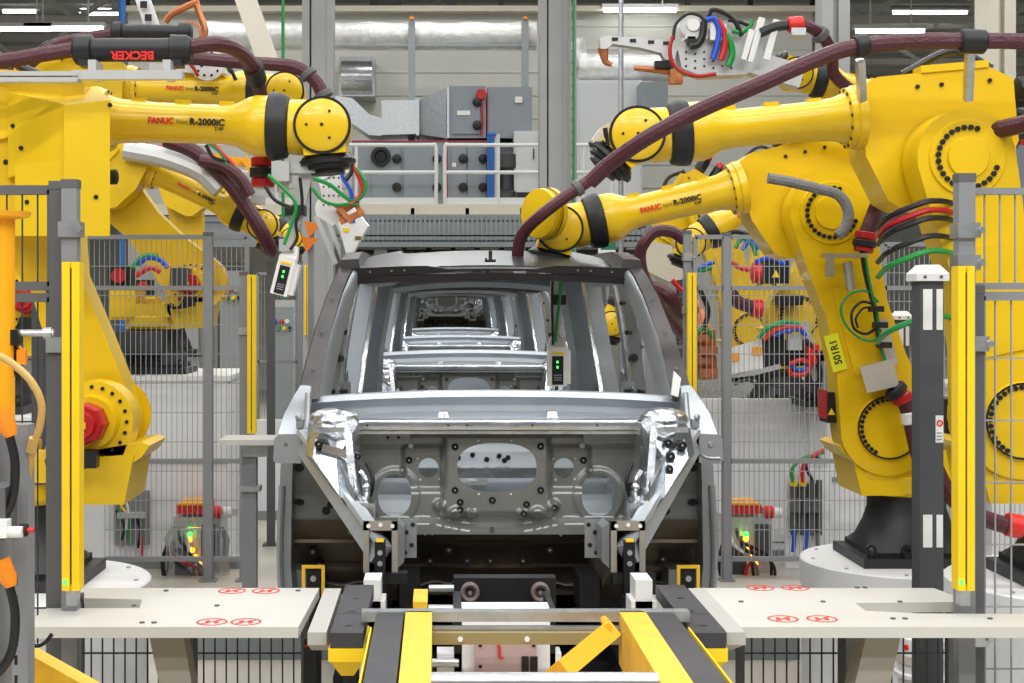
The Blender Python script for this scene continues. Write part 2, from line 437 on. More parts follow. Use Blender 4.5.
    # white cabinets on the deck
    for k, (a, b, c, d, D) in enumerate(((514, 538, 131, 200, 26.9), (577, 642, 80, 204, 28))):
        t = thing('plant_cabinet', ('small white cabinet on mezzanine left of the steel column', 'tall pale plant cabinet on mezzanine right of the steel column')[k], 'cabinet', (wx(a, D), D, zf)); M = inv(t)
        m = MB(M); m.box(wx(a, D), wx(b, D), D, D+1, zf, wz(c, D), .03); m.build('body', AHUL, t)
        m = MB(M); m.box(wx(a+2, D), wx(b-2, D), D-.03, D, zf+.1, wz(c+3, D), .01); dd = m.build('door', AHUL, t)
        m = MB(M); m.box(wx(b-5, D), wx(b-4, D), D-.07, D-.03, zf+.9, zf+1.1); m.build('handle', BLK, dd)
        if k == 0:
            m = MB(M); m.box(wx(a+2, D), wx(b-3, D), D-.05, D-.03, zf+.08, zf+.28); m.build('vent_grille', BLKM, t)
    m = MB(); D = 27.4
    m.box(wx(641, D), wx(668, D), D, D+1.2, wz(118, D), wz(82, D), .03); tag(m.build('grey_box_unit', AHU), 'grey square unit fixed beside the tall pale plant cabinet', 'unit')
    # pumps and blue frame between unit and white cabinet
    t = thing('pump_set', 'pipes and pump in blue frame before the air handling unit', 'pump', (wx(495, 26.8), 26.8, zf)); M = inv(t); D = 26.8
    m = MB(M)
    for px in (488.5, 491, 493): m.tube([(wx(px, D), D, zf), (wx(px, D), D, wz(134, D))], .03)
    m.tube([(wx(488, D), D, wz(134, D)), (wx(496, D), D, wz(134, D))], .04); m.build('frame', BLUEF, t)
    m = MB(M); m.box(wx(493, D), wx(500, D), D+.05, D+.5, zf, wz(134, D), .02); m.build('pillar', ALU, t)
    m = MB(M); m.lathe((wx(507, D), D+.2, zf), (0, 0, 1), [(0, .2), (.3, .2), (.35, .12), (.7, .12), (.75, .2), (1.0, .2)], 16); m.build('pump_body', DARKM, t)
    # vertical cable ladder beside the column
    D = 19.8; t = thing('cable_ladder', 'thin vertical cable ladder clipped beside the right grey column', 'cable ladder', (wx(572, D), D, 0)); M = inv(t)
    m = MB(M)
    for px in (570.5, 575.5): m.box(wx(px, D)-.012, wx(px, D)+.012, D, D+.05, 0, 9.6)
    for i in range(60): m.box(wx(570.5, D), wx(575.5, D), D+.01, D+.03, .1+i*.16, .13+i*.16)
    m.build('ladder', TRAY, t)
    m = MB(M); m.tube([(wx(573, D), D-.02, 0), (wx(573, D), D-.02, 9.6)], .015, 6, spline=False); m.build('cable', GRN, t)
    # thin hanging pipes
    for k, (px, D, r, mt, lb) in enumerate(((283, 19, .022, GRN, 'thin green pipe hanging left of the left grey column'), (621, 17, .03, GALV, 'thin steel conduit hanging over the welding gun arm'), (122, 26, .07, BLUEF, 'blue pipe rising to the roof behind the black hose clamps'))):
        m = MB(); m.cyl((wx(px, D), D, 0), (wx(px, D), D, 10), r, seg=8); tag(m.build('pipe', mt), lb, 'pipe')
    # walkway furniture behind the glazed band
    m = MB()
    for (px, w) in ((385, 30), (452, 10)):
        D = 31.5; m.box(wx(px-w/2, D), wx(px+w/2, D), D, D+.5, 8.2, 9.6)
    tag(m.build('upper_machine', DARKM), 'dark machine bodies behind the uppermost walkway glazing', 'machine')
    # slanted pale board by the hoses at upper left
    D = 17; m = MB(); m.beam(W(246, 0, D)+(W(246, 0, D)-W(280, 95, D))*3.98, W(280, 95, D), .25, .05, up=(0, 1, 0)); tag(m.build('slanted_chute', COLB), 'slanted pale steel chute left of the left grey column', 'chute')
mezzanine()

# ================================================================ FENCES, POSTS, LIGHT CURTAINS
def fence_panel(label, xa, xb, D, z0, z1, midz=(), wire=WIRE, pitch=.034, wr=.0021, hp=.19, frame=GREYP, fw=.03, group='safety fence panels'):
    t = thing('wire_fence', label, 'safety fence', ((xa+xb)/2, D, 0), 0, group); M = inv(t)
    m = MB(M); n = max(2, int((xb-xa)/pitch))
    for i in range(1, n):
        x = xa+(xb-xa)*i/n; m.box(x-wr, x+wr, D-.003, D+.003, z0, z1)
    k = max(1, int((z1-z0)/hp))
    for i in range(k+1):
        z = z0+(z1-z0)*i/k; m.box(xa, xb, D-.007, D-.003, z-wr*1.2, z+wr*1.2)
    m.build('wire_mesh', wire, t, flat=True)
    m = MB(M)
    m.box(xa, xb, D-.02, D+.02, z1-fw/2, z1+fw/2, .004); m.box(xa, xb, D-.02, D+.02, z0-fw/2, z0+fw/2, .004)
    m.box(xa-fw/2, xa+fw/2, D-.02, D+.02, z0, z1, .004); m.box(xb-fw/2, xb+fw/2, D-.02, D+.02, z0, z1, .004)
    for z in midz: m.box(xa, xb, D-.02, D+.02, z-fw/2, z+fw/2, .004)
    m.build('frame', frame, t)
    if z0 > .1:
        m = MB(M); 
        for x in (xa, xb): m.box(x-.02, x+.02, D-.015, D+.015, 0, z0)
        m.build('foot', frame, t)
    return t
def post(label, x, D, w, z1, m_=GREYP, clamps=(), group='safety fence posts', dy=None):
    t = thing('fence_post', label, 'fence post', (x, D, 0), 0, group)
    m = MB(); dy = dy or w
    m.box(-w/2, w/2, -dy/2, dy/2, .01, z1-.01, .004); m.mi = 1; m.box(-w/2-.002, w/2+.002, -dy/2-.002, dy/2+.002, z1-.015, z1+.012, .004)
    m.build('tube', [m_, GREYD], t)
    m = MB(); m.box(-w, w, -w, w, 0, .012, .003); m.build('base_plate', m_, t)
    for z in clamps:
        m = MB(); m.box(-w/2-.008, w/2+.012, -dy/2-.014, dy/2+.01, z-.025, z+.025, .004); m.cyl((w/2+.012, -dy/2-.014, z), (w/2+.012, -dy/2-.03, z), .011, seg=8); m.build('clamp', GALV, t)
    return t
def light_curtain(label, x, D, w, z0, z1, led=True):
    t = thing('light_curtain', label, 'light curtain', (x, D, z0), 0, 'yellow light curtains'); h = z1-z0
    m = MB(); m.box(-w/2, -.06*w, -.03, .03, 0, h, .003); m.box(.06*w, w/2, -.03, .03, 0, h, .003); m.box(-w*.4, w*.4, -.022, .03, 0, h); m.build('housing', SYEL, t)
    m = MB(); m.box(-.04*w, .04*w, -.024, -.018, .02, h-.02); m.build('lens', BLKM, t)
    m = MB(); m.box(-w*.3, w*.3, -.02, .02, -.05, 0, .004); m.build('plug', GALV, t)
    if led:
        m = MB(); m.box(-w*.42, -w*.2, -.033, -.029, .02, .035); m.build('status_light', LED, t)
    return t
def fences():
    N, R_ = 4.7, 9.76
    # near gate
    z1 = W(0, 184, N).z
    post('dark grey fence post at near left carrying the horizontal fence rail', W(57, 0, N).x, N+.05, .062, z1, GREYD, (W(0, 345, N).z,))
    post('grey post close behind the near left yellow light curtain', W(72.5, 0, N).x, N-.02, .05, z1, GREYP, (W(0, 230, N).z, ))
    light_curtain('yellow light curtain at near left before the red motor', W(73, 0, N-.1).x, N-.1, .056, W(0, 583, N).z, W(0, 263, N).z)
    post('grey post close behind the near right yellow light curtain', W(962, 0, N).x, N-.02, .054, W(0, 178, N).z, GREYP, (W(0, 231, N).z, W(0, 263, N).z))
    post('dark grey fence post at near right edge beside the yellow light curtain', W(980, 0, N).x, N+.06, .055, W(0, 289, N).z, GREYD, (W(0, 344, N).z, W(0, 641, N).z), dy=.05)
    light_curtain('yellow light curtain at near right beside the dark bollard', W(963, 0, N-.1).x, N-.1, .053, W(0, 583, N).z, W(0, 267, N).z)
    fence_panel('near left upper wire fence panel in front of the yellow guard box', W(-60, 0, N).x, W(49, 0, N).x, N+.05, W(0, 286, N).z, W(0, 189, N).z, (), WIRED, .05, .0022, .2, GREYD, .03)
    fence_panel('near left lower wire fence panel below the dark horizontal rail', W(-60, 0, N).x, W(49, 0, N).x, N+.05, .06, W(0, 297.5, N).z, (), WIRED, .05, .0022, .2, GREYD, .03)
    fence_panel('near right upper wire fence panel beside the top of the grey post', W(976, 0, N).x, W(1100, 0, N).x, N+.06, W(0, 286, N).z, W(0, 190, N).z, (), WIRE, .05, .0022, .2, GREYP, .022)
    fence_panel('near right lower wire fence panel right of the dark grey post', W(986, 0, N).x, W(1100, 0, N).x, N+.06, .06, W(0, 296, N).z, (), WIRE, .05, .0022, .2, GREYP, .03)
    fence_panel('low dark wire panel below the left white table', W(80, 0, 5.1).x, W(305, 0, 5.1).x, 5.1, .05, .85, (), WIRED, .04, .0025, .16, GREYD, .025)
    fence_panel('low dark wire panel below the right white table', W(740, 0, 5.1).x, W(950, 0, 5.1).x, 5.1, .05, .85, (), WIRED, .04, .0025, .16, GREYD, .025)
    # far gate
    zt, zm, zl = W(0, 237, R_).z, W(0, 288, R_).z, W(0, 461, R_).z
    for (a, b, lb) in ((84, 208, 'far left wire fence panel before the white plinth'), (211, 247, 'narrow far left wire fence panel beside the yellow light curtain'), (695, 724, 'narrow far right wire fence panel beside the yellow light curtain'), (729, 880, 'far right wire fence panel before the welding gun')):
        fence_panel(lb, W(a, 0, R_).x, W(b, 0, R_).x, R_, .15, zt, (zm, zl))
    fence_panel('far right wire fence panel behind the dark bollards', W(884, 0, R_).x, W(1040, 0, R_).x, R_, .15, zt-.05, (zm, zl))
    fence_panel('far left wire fence panel behind the red motor', W(-60, 0, R_).x, W(80, 0, R_).x, R_, .15, zt, (zm, zl))
    post('far grey fence post in middle of the left fence', W(208.5, 0, R_).x, R_+.0, .06, zt+.02)
    post('far grey fence post beside the left far yellow light curtain', W(244, 0, R_).x, R_+.0, .055, zt-.25, GREYP, (W(0, 331, R_).z,))
    post('far grey fence post in middle of the right fence', W(726.5, 0, R_).x, R_+.0, .05, zt+.02)
    post('far grey fence post beside the right far yellow light curtain', W(688, 0, R_).x, R_+.03, .05, W(0, 232, R_).z, GREYP, (W(0, 257, R_).z, W(0, 310, R_).z))
    light_curtain('far left yellow light curtain behind the left roof pillar', W(253.5, 0, R_).x, R_-.08, .058, W(0, 432, R_).z, W(0, 275, R_).z, False)
    light_curtain('far right yellow light curtain behind the right roof pillar', W(689.5, 0, R_).x, R_-.08, .058, W(0, 430, R_).z, W(0, 273, R_).z, False)
    light_curtain('deep left yellow light curtain just left of the roof pillar', W(307, 0, 14.5).x, 14.5, .055, W(0, 335, 14.5).z, W(0, 265, 14.5).z, False)
    post('deep grey fence post holding the deep left yellow light curtain', W(300, 0, 14.5).x, 14.5, .05, W(0, 262, 14.5).z)
    post('slim dark pillar behind the left far yellow light curtain', W(271, 0, 11.2).x, 11.2, .06, W(0, 262, 11.2).z, GREYD)
    fence_panel('deep wire fence panel left of the body shell', W(258, 0, 14.6).x, W(298, 0, 14.6).x, 14.6, .1, 2.2, (1.3,))
    fence_panel('deep wire fence panel glimpsed right of the body shell', W(640, 0, 13).x, W(684, 0, 13).x, 13, .1, W(0, 251, 13).z, (1.5,))
    # bollards with white caps
    for (px, D, w, py, lb) in ((927.5, 5.3, .088, 265, 'dark grey square bollard with white chamfered cap behind right table'), (901, 7.9, .07, 311, 'slimmer grey bollard with white cap left of the big bollard'), (39, 7.3, .06, 268, 'slim bollard with white cap behind the near left wire fence')):
        t = thing('sensor_bollard', lb, 'bollard', (W(px, 0, D).x, D, 0), 0, 'square sensor bollards'); zt_ = W(0, py, D).z; h = .06*w/.088
        m = MB(); m.box(-w/2, w/2, -w/2, w/2, .01, zt_-h, .006); m.box(-w*.9, w*.9, -w*.9, w*.9, 0, .015); m.build('post', BOLL, t)
        c = w*.68; m = MB()
        m.loft([[(-c, -c, zt_-h), (c, -c, zt_-h), (c, c, zt_-h), (-c, c, zt_-h)], [(-c, -c, zt_-h*.55), (c, -c, zt_-h*.55), (c, c, zt_-h*.55), (-c, c, zt_-h*.55)], [(-c*.55, -c*.55, zt_), (c*.55, -c*.55, zt_), (c*.55, c*.55, zt_), (-c*.55, c*.55, zt_)]])
        m.mi = 1
        for x in (-c*.5, c*.5): m.cyl((x, -c-.001, zt_-h*.75), (x, -c-.004, zt_-h*.75), .006, seg=8)
        m.build('cap', [WHT, GREYD], t)
        for (x0, x1) in ((-.36*w, .02*w), (.2*w, .46*w)):
            for za, zb in ((zt_-h-.18*w/.088, zt_-h-.03), (1.0, 1.12)):
                m = MB(); m.box(x0, x1, -w/2-.003, -w/2, za, zb, .001); m.build('reflector', WHT, t)
        if px > 900 and D < 6:
            z = W(0, 428, D).z; m = MB(); m.box(w*.16, w*.48, -w/2-.004, -w/2-.001, z-.05, z+.05); m.mi = 1; m.ring((w*.32, -w/2-.005, z+.022), (0, -1, 0), .007, .012, .001, 16); m.beam((w*.25, -w/2-.005, z+.03), (w*.39, -w/2-.005, z+.014), .003, .001); m.mi = 2
            for i in range(3): m.box(w*.2, w*.42, -w/2-.005, -w/2-.003, z-.04+i*.012, z-.036+i*.012)
            m.build('warning_sticker', [WHT, REDB, GREYP], t)
fences()

# ================================================================ TABLES, CONVEYOR
def tables():
    h = 1.005; zt = HC-h
    def at(px, py): D = F*h/(py-VY); return W(px, py, D)
    D0, D1, Dn = F*h/(627-VY), F*h/(588-VY), 4.78
    for k, (inner, nx0, nx1, outer) in enumerate((( -.42, -1.26, -.92, -1.28), (.925, 1.40, 1.74, 2.02))):
        t = thing('white_platform', ('white tabletop platform with red warning marks left of the line', 'white tabletop platform with red warning marks right of the line')[k], 'table', ((inner+outer)/2, D0, 0), 0, 'white platforms beside the line'); M = inv(t)
        # top with the notch that lets the fence post through
        if k == 0: poly = [(-1.285, D0), (-.43, D0), (-.415, D1), (-1.245, D1), (-1.20, 4.86), (-1.0, 4.84), (-.98, 4.70), (-1.285, 4.70)]
        else: poly = [(.925, D0), (2.35, D0), (2.35, 4.6), (1.56, 4.62), (1.4, 4.66), (1.4, 4.78), (1.80, 4.8), (1.75, D1), (.905, D1)]
        m = MB(M); m.prism([(x, y) for x, y in poly], -.034, 0, (0, 0, zt), (1, 0, 0), (0, 1, 0), .005); m.build('top', TABW, t)
        s = 1 if k else -1; xc = 1.40 if k else -.84
        m = MB(M); m.hull8([(xc-.03*s, D0+.12, zt-.045), (xc-.03*s, D0+.22, zt-.045), (xc+.08*s, D0+.22, zt-.045), (xc+.08*s, D0+.12, zt-.045)], [(xc-.16*s-.02, D0+.12, .2), (xc-.16*s-.02, D0+.22, .2), (xc-.06*s, D0+.22, .2), (xc-.06*s, D0+.12, .2)])
        m.box(xc-.2, xc+.1, D0+.1, D0+.25, 0, .2); m.build('leg', MATS.get('leg_grey') or mat('leg_grey', '#989488', .5), t)
        m = MB(M); m.box(xc+.05*s-.06, xc+.05*s+.06, D1-.18, D1-.08, 0, zt-.045, .005); m.build('leg', GREYD, t)
        bl = ([(379, 606), (365, 591), (377, 591), (142, 623), (154, 623), (217, 606), (134, 606), (298, 591), (166, 591)] if k == 0 else [(741, 602), (823, 602), (893, 619), (905, 619), (857, 588), (865, 588), (900, 602), (990, 619)])
        for (px, py) in bl:
            p = at(px, py)
            if (k == 0 and p.x < -.43) or k == 1:
                m = MB(M); m.cyl((p.x, p.y, zt), (p.x, p.y, zt+.004), .009, seg=8); m.build('bolt', GREYD, t)
        marks = [(232, 591), (266, 591), (212, 622), (246, 622)] if k == 0 else [(760, 588), (795, 588), (783, 619), (822, 619)]
        for (px, py) in marks:
            p = at(px, py); m = MB(M)
            m.ring((p.x, p.y, zt+.0005), (0, 0, 1), .042, .049, .0008, 24)
            for q in (-.014, .014):
                m.prism([(q+.008*math.cos(a*PI/6), .022*math.sin(a*PI/6)) for a in range(12)], 0, .0008, (p.x, p.y, zt+.0005), (1, 0, 0), (0, 1, 0))
            m.beam((p.x-.03, p.y-.03, zt+.001), (p.x+.03, p.y+.03, zt+.001), .006, .0008)
            m.build('warning_mark', REDM, t)
    # small white shelf at the far left light curtain
    D = 8.6; t = thing('white_shelf', 'small white shelf on grey post left of the body shell', 'shelf', (W(250, 0, D).x, D, 0)); M = inv(t); z = W(0, 440, D).z
    m = MB(M); m.box(W(222, 0, D).x, W(276, 0, D).x, D-.12, D+.2, z-.02, z+.012, .004); m.build('top', TABW, t)
    m = MB(M); m.box(W(242, 0, D).x, W(256, 0, D).x, D, D+.09, 0, z-.02, .005); m.box(W(236, 0, D).x, W(262, 0, D).x, D-.05, D+.14, 0, .015); m.build('post', GREYP, t)
    m = MB(M); m.box(W(243, 0, D).x, W(268, 0, D).x, D-.02, D, z-.10, z-.02); m.build('bracket', GALV, t)
    m = MB(M); m.box(W(240, 0, D).x, W(260, 0, D).x, D-.02, D+.1, z-.31, z-.28); m.build('bracket', GALV, t)
    # ---- pads on yellow brackets
    h = .98; zt = HC-h
    for k in (0, 1):
        s = 1 if k else -1; c = .27
        xi, xo = c+s*.49, c+s*.588; ya, yb = F*h/(633-VY), F*h/(586-VY)+.02
        t = thing('slide_pad', ('black slide pad on yellow bracket at left side of the line', 'black slide pad on yellow bracket at right side of the line')[k], 'slide pad', ((xi+xo)/2, ya, 0), 0, 'black slide pads'); M = inv(t)
        X0, X1 = min(xi, xo), max(xi, xo)
        m = MB(M); m.box(X0, X1, ya, ya+.26, zt-.045, zt, .006); m.box(X0, X1, ya+.265, yb, zt-.045, zt, .006); m.build('pad', PAD, t)
        for y in (ya+.1, ya+.3, ya+.5):
            m = MB(M); m.cyl(((X0+X1)/2, y, zt-.004), ((X0+X1)/2, y, zt+.001), .012, seg=10); m.build('bolt', BLKM, t)
        m = MB(M); m.box(X0-.005, X1+.005, ya-.004, ya+.3, zt-.085, zt-.046, .004); m.hull8([(X0, ya, zt-.085), (X1, ya, zt-.085), (X1, ya+.3, zt-.085), (X0, ya+.3, zt-.085)], [(X0+.03, ya+.05, zt-.14), (X1-.03, ya+.05, zt-.14), (X1-.03, ya+.25, zt-.14), (X0+.03, ya+.25, zt-.14)]); m.build('bracket', SYEL, t)
        m = MB(M); m.cyl(((X0+X1)/2, ya+.14, .05), ((X0+X1)/2, ya+.14, zt-.13), .02, seg=10); m.box(X0, X1, ya+.05, ya+.3, 0, .05); m.build('stand', BLKM, t)
        a, b = c+s*.603, c+s*.66; a, b = min(a, b), max(a, b)
        m = MB(M); m.box(a, b, ya+.06, yb, zt-.05, zt-.012, .008); m.hull8([(a, ya+.06, zt-.05), (b, ya+.06, zt-.05), (b, yb, zt-.05), (a, yb, zt-.05)], [(a, ya+.2, zt-.1), (b-s*.02, ya+.2, zt-.1), (b-s*.02, yb, zt-.1), (a, yb, zt-.1)]); m.build('side_strip', STRIP, t)
    t = thing('button_box', 'small black box with red and green lights under left table', 'control box', W(307, 650, 4.9)); M = inv(t)
    p = W(307, 650, 4.9); m = MB(M); m.box(p.x-.012, p.x+.03, p.y, p.y+.05, p.z-.16, p.z+.03, .004); m.box(p.x+.0, p.x+.02, p.y+.01, p.y+.04, 0, p.z-.16); m.build('box', BLKM, t)
    for (q, mt) in ((-.004, MATS['red_bright']), (.012, LED)):
        m = MB(M); m.lathe((p.x+q, p.y, p.z+.015), (0, -1, 0), [(0, .006), (.006, .004)], 8); m.build('light', mt, t)
tables()

def conveyor():
    h = .94; c = .27; zt = HC-h
    t = thing('roller_conveyor', 'yellow-railed lift conveyor with dark belts in front of body', 'conveyor', (c, 4, 0)); M = inv(t)
    for s in (-1, 1):
        m = MB(M); a, b = c+s*.285, c+s*.365
        y0, y1 = 2.3, F*h/(611-VY)
        m.hull8([(a, y0, zt-.03), (b, y0, zt-.03), (b, y0, zt), (a, y0, zt)], [(a, y1, zt-.03), (b, y1, zt-.03), (b, y1, zt), (a, y1, zt)], .004)
        X0, X1 = min(a, b), max(a, b)
        m.box(X0, X0+.01, y0, y1, zt-.16, zt-.03); m.box(X1-.01, X1, y0, y1, zt-.16, zt-.03)
        m.build('side_rail', RAILY, t)
        a, b = c+s*.372, c+s*.455; X0, X1 = min(a, b), max(a, b)
        m = MB(M); m.box(X0, X1, y0, y1+.05, zt-.05, zt-.008, .004)
        m.build('belt', PAD, t)
        a = c+s*.46; m = MB(M); m.box(min(a, a+s*.005), max(a, a+s*.005), y0, y1-.2, zt-.04, zt-.004); m.build('edge_strip', SYEL, t)
        m = MB(M)
        for y in (2.6, 4.0): m.box(c+s*.3-.04, c+s*.3+.04, y, y+.08, 0, zt-.16, .005)
        m.build('leg', RAILY, t)
        # rear guide rail left behind the post box
        X0, X1 = sorted((c+s*.30, c+s*.345))
        if s < 0:
            m = MB(M); m.box(X0, X1, 4.46, 4.66, zt-.02, zt+.006); m.build('rear_rail', RAILY, t)
    y1 = F*h/(612-VY)
    m = MB(M); m.box(c-.5, c+.5, y1, y1+.05, zt-.03, zt+.0, .005); m.box(c-.3, c+.3, y1-.03, y1, zt-.075, zt-.04); m.build('cross_beam', GALV, t)
    m = MB(M); m.box(c-.29, c+.29, y1-.06, y1-.035, zt-.085, zt-.05, .003); m.mi = 1
    for q in (-.2, 0, .2): m.cyl((c+q, y1-.06, zt-.068), (c+q, y1-.066, zt-.068), .008, seg=8)
    m.build('cross_plate', [mat('olive_plate', '#8d7f55', .5), WHT], t)
    for (py, r) in ((677, .024),):
        y = F*h/(py-VY); m = MB(M); m.cyl((c-.285, y, zt-.012), (c+.285, y, zt-.012), r, seg=20); m.build('roller', GALV, t)
    for (y, z) in ((4.95, .84), (5.3, .84), (4.6, .74)):
        m = MB(M); m.cyl((c-.3, y, z), (c-.2, y, z), .014, seg=16); m.build('roller', GALV, t)
    # orange swing arm at lower right
    m = MB(M); pa, pb = W(556, 676, 3.95), W(606, 634, 4.15)
    m.beam(pa, pb, .055, .09, up=(0, -1, .3), bev=.006); m.cyl(pb+Vector((0, -.05, .03)), pb+Vector((0, .05, .03)), .012, seg=10); m.build('swing_arm', mat('arm_orange', '#e8ac1c', .45), t)
    m = MB(M); pa, pb = W(626, 683, 4.2), W(655, 640, 4.35); m.beam(pa, pb, .05, .1, up=(0, -1, .3), bev=.006); m.build('swing_arm', MATS['arm_orange'], t)
    # ---- drive unit between the rails
    D = 4.6; t = thing('drive_unit', 'white drive unit with pinkish front board between the conveyor rails', 'drive unit', (W(490, 0, D).x, D, 0)); M = inv(t)
    m = MB(M); m.box(W(462, 0, D).x, W(550, 0, D).x, D, D+.12, 0, W(0, 610, D).z, .008)
    m.box(W(437, 0, D).x, W(562, 0, D).x, D+.02, D+.11, 0, W(0, 655, D).z, .03); m.build('body', PLIN, t)
    m = MB(M); m.box(W(474, 0, D).x, W(536, 0, D).x, D-.03, D, W(0, 690, D).z, W(0, 638, D).z, .003); b = m.build('front_board', PINK, t)
    m = MB(M); m.box(W(521, 0, D).x, W(528, 0, D).x, D-.035, D-.03, W(0, 670, D).z, W(0, 654, D).z); m.box(W(529.5, 0, D).x, W(537, 0, D).x, D-.035, D-.03, W(0, 670, D).z, W(0, 654, D).z); m.build('window', BLKM, b)
    p = W(499, 651, D); m = MB(M); m.tube([p+Vector((-.006, -.035, .03)), p+Vector((.0, -.035, .02)), p+Vector((0, -.035, -.01)), p+Vector((.012, -.035, -.012))], .004, 6); m.build('red_mark', REDB, b)
    for (px, py) in ((480, 643), (533, 643), (480, 664)):
        q = W(px, py, D); m = MB(M); m.cyl((q.x, D-.03, q.z), (q.x, D-.034, q.z), .006, seg=8); m.build('bolt', BLKM, b)
    m = MB(M); m.box(W(454, 0, D+.02).x, W(462, 0, D).x, D+.02, D+.3, .1, W(0, 610, D).z); m.build('side_plate', BLKM, t)
    m = MB(M); m.box(W(550, 0, D).x, W(556, 0, D).x, D+.02, D+.3, .1, W(0, 610, D).z); m.build('side_plate', BLKM, t)
    # black docking head with two rubber rings
    D = 5.0; t = thing('docking_head', 'black docking head with two rubber ring buffers under the body', 'docking head', (W(505, 0, D).x, D, 0)); M = inv(t)
    m = MB(M); m.box(W(454, 0, D).x, W(556, 0, D).x, D, D+.07, W(0, 612, D).z, W(0, 578, D).z, .008); m.box(W(470, 0, D).x, W(540, 0, D).x, D+.01, D+.06, 0, W(0, 612, D).z); m.build('body', BLKM, t)
    for px in (470, 540):
        p = W(px, 591, D); m = MB(M); m.lathe((p.x, D, p.z), (0, -1, 0), [(0, .033), (.03, .033), (.034, .028), (.03, .02), (.006, .018)], 24); r = m.build('ring_buffer', mat('ring_rubber_%d' % px, '#6d625c', .6), t)
        m = MB(M); m.lathe((p.x, D, p.z-.004), (0, -1, 0), [(0, .01), (.02, .009), (.026, .004)], 12); m.build('pin', GALV, r)
    # carrier skid beneath the body
    t = thing('carrier_skid', 'dark carrier skid with added shade block supporting the front body shell from below', 'skid', (.25, 6.5, 0)); M = inv(t)
    m = MB(M)
    for s in (-1, 1): m.box(.25+s*.55-.09, .25+s*.55+.09, 5.35, 10.2, .25, .5, .01)
    for y in (5.9, 7.4, 9.5): m.box(-.4, .9, y, y+.15, .2, .42, .01)
    m.box(-.25, .75, 5.5, 10, 0, .25)  # solid dark block added to keep the space under the body dark
    m.build('frame', BLKM, t)
    for s in (-1, 1):
        # locating pins inside the frame rails
        x = .25+s*.46; m = MB(M); m.box(x-.02, x+.02, 5.26, 5.32, .5, 1.02, .004); m.box(x-.06, x+.10, 5.28, 5.34, .86, .9); m.box(x-.03, x+.03, 5.24, 5.3, .66, .82, .004); p_ = m.build('locating_pin', BLKM, t)
        m = MB(M); m.box(x-.014, x+.014, 5.25, 5.27, 1.02, 1.03); m.box(x-.0, x+.05, 5.22, 5.3, .695, .72); m.build('yellow_cap', SYEL, p_)
        m = MB(M); m.cyl((x, 5.26, .98), (x, 5.25, .98), .01, seg=8); m.cyl((x, 5.26, .94), (x, 5.25, .94), .01, seg=8); m.build('screw', GALV, p_)
        x = .25+s*(.40 if s < 0 else .38)
        # white clamp body below each rail
        x = .25+s*.478; m = MB(M); m.box(x-.03, x+.03, 5.02, 5.16, .5, .925, .006); m.box(x-.045, x+.045, 5.02, 5.16, .5, .85, .008); m.box(x-.06, x+.06, 5.04, 5.14, .3, .52); m.box(x-.048, x+.048, 5.015, 5.02, .70, .715); m.build('clamp_body', WHT, t)
        # side supports at sill
        x = .25+s*.735; m = MB(M); m.box(x-.028, x+.028, 5.6, 5.65, .35, .86, .004); p_ = m.build('side_support', BLKM, t)
        m = MB(M); m.box(x-.045, x+.045, 5.59, 5.6, .86, .872); m.box(x-.045, x-.032, 5.59, 5.6, .74, .86); m.box(x+.032, x+.045, 5.59, 5.6, .74, .86); m.build('yellow_edge', RAILY, p_)
        m = MB(M); m.cyl((x, 5.6, .82), (x, 5.585, .82), .012, seg=8); m.build('screw', GALV, p_)
        m = MB(M); m.cyl((x, 5.6, .76), (x, 5.585, .76), .012, seg=8); m.build('screw', GALV, p_)
conveyor()
# ================================================================ BODY SHELLS
def sm(a, b, x):
    t = max(0., min(1., (x-a)/(b-a))); return t*t*(3-2*t)
CX0, CY0 = .25, 6.0
def cx_(px, y): return (px-VX)/F*(CY0+y)-CX0      # car x of a pixel column at depth y
def cz_(py, y): return HC-(py-VY)/F*(CY0+y)
HOLES = [(0, 1.212, .166, .103, 2.5), (-.286, 1.203, .042, .042, 2), (.286, 1.203, .042, .042, 2), (-.428, 1.093, .070, .088, 2.2), (.428, 1.093, .070, .088, 2.2)]
def dash_y(x, z):
    ax = abs(x)
    y = 0.
    # centre tunnel boss standing forward, broad at the top, pinched at the bottom
    edge = .215-.05*sm(1.2, 1.05, z)*0+.02*sm(1.15, 1.0, z)
    boss = 1-sm(edge-.012, edge+.018, ax)
    y -= .035*boss*sm(.99, 1.03, z)
    # raised rim round each side pocket
    pk = (1-sm(.375, .41, ax))*sm(.22, .24, ax)*sm(1.10, 1.125, z)*(1-sm(1.285, 1.31, z))
    y += .028*pk
    # outer lobes pulled forward round the big lower holes
    d = math.hypot((ax-.428)/.112, (z-1.09)/.125)
    y -= .012*(1-sm(.86, 1.02, d))*(ax > .3)
    # top shelf rolls forward under the cowl
    y -= .07*sm(1.325, 1.375, z)**1.5
    # curved lower flange
    zb = .985-.018*math.cos(min(1, ax/.3)*PI)*0-.03*(1-sm(.1, .3, ax))
    y -= .05*(1-sm(zb-.005, zb+.018, z))
    # small foot bulges
    for (bx, bz, r) in ((.17, 1.02, .035), (.105, 1.015, .028), (.24, 1.05, .03)):
        d = math.hypot(ax-bx, z-bz); y -= .022*(1-sm(r*.5, r, d))
    return y
def dash_hole(u, v):
    x = -.62+1.24*u; z = .935+.445*v
    for (hx, hz, rx, rz, n) in HOLES:
        d = (abs((x-hx)/rx)**n+abs((z-hz)/rz)**n)**(1/n)
        if d < 1:
            if d < 1e-6: return (u, v)
            nx, nz = hx+(x-hx)/d, hz+(z-hz)/d
            return ((nx+.62)/1.24, (nz-.935)/.445)
    return None
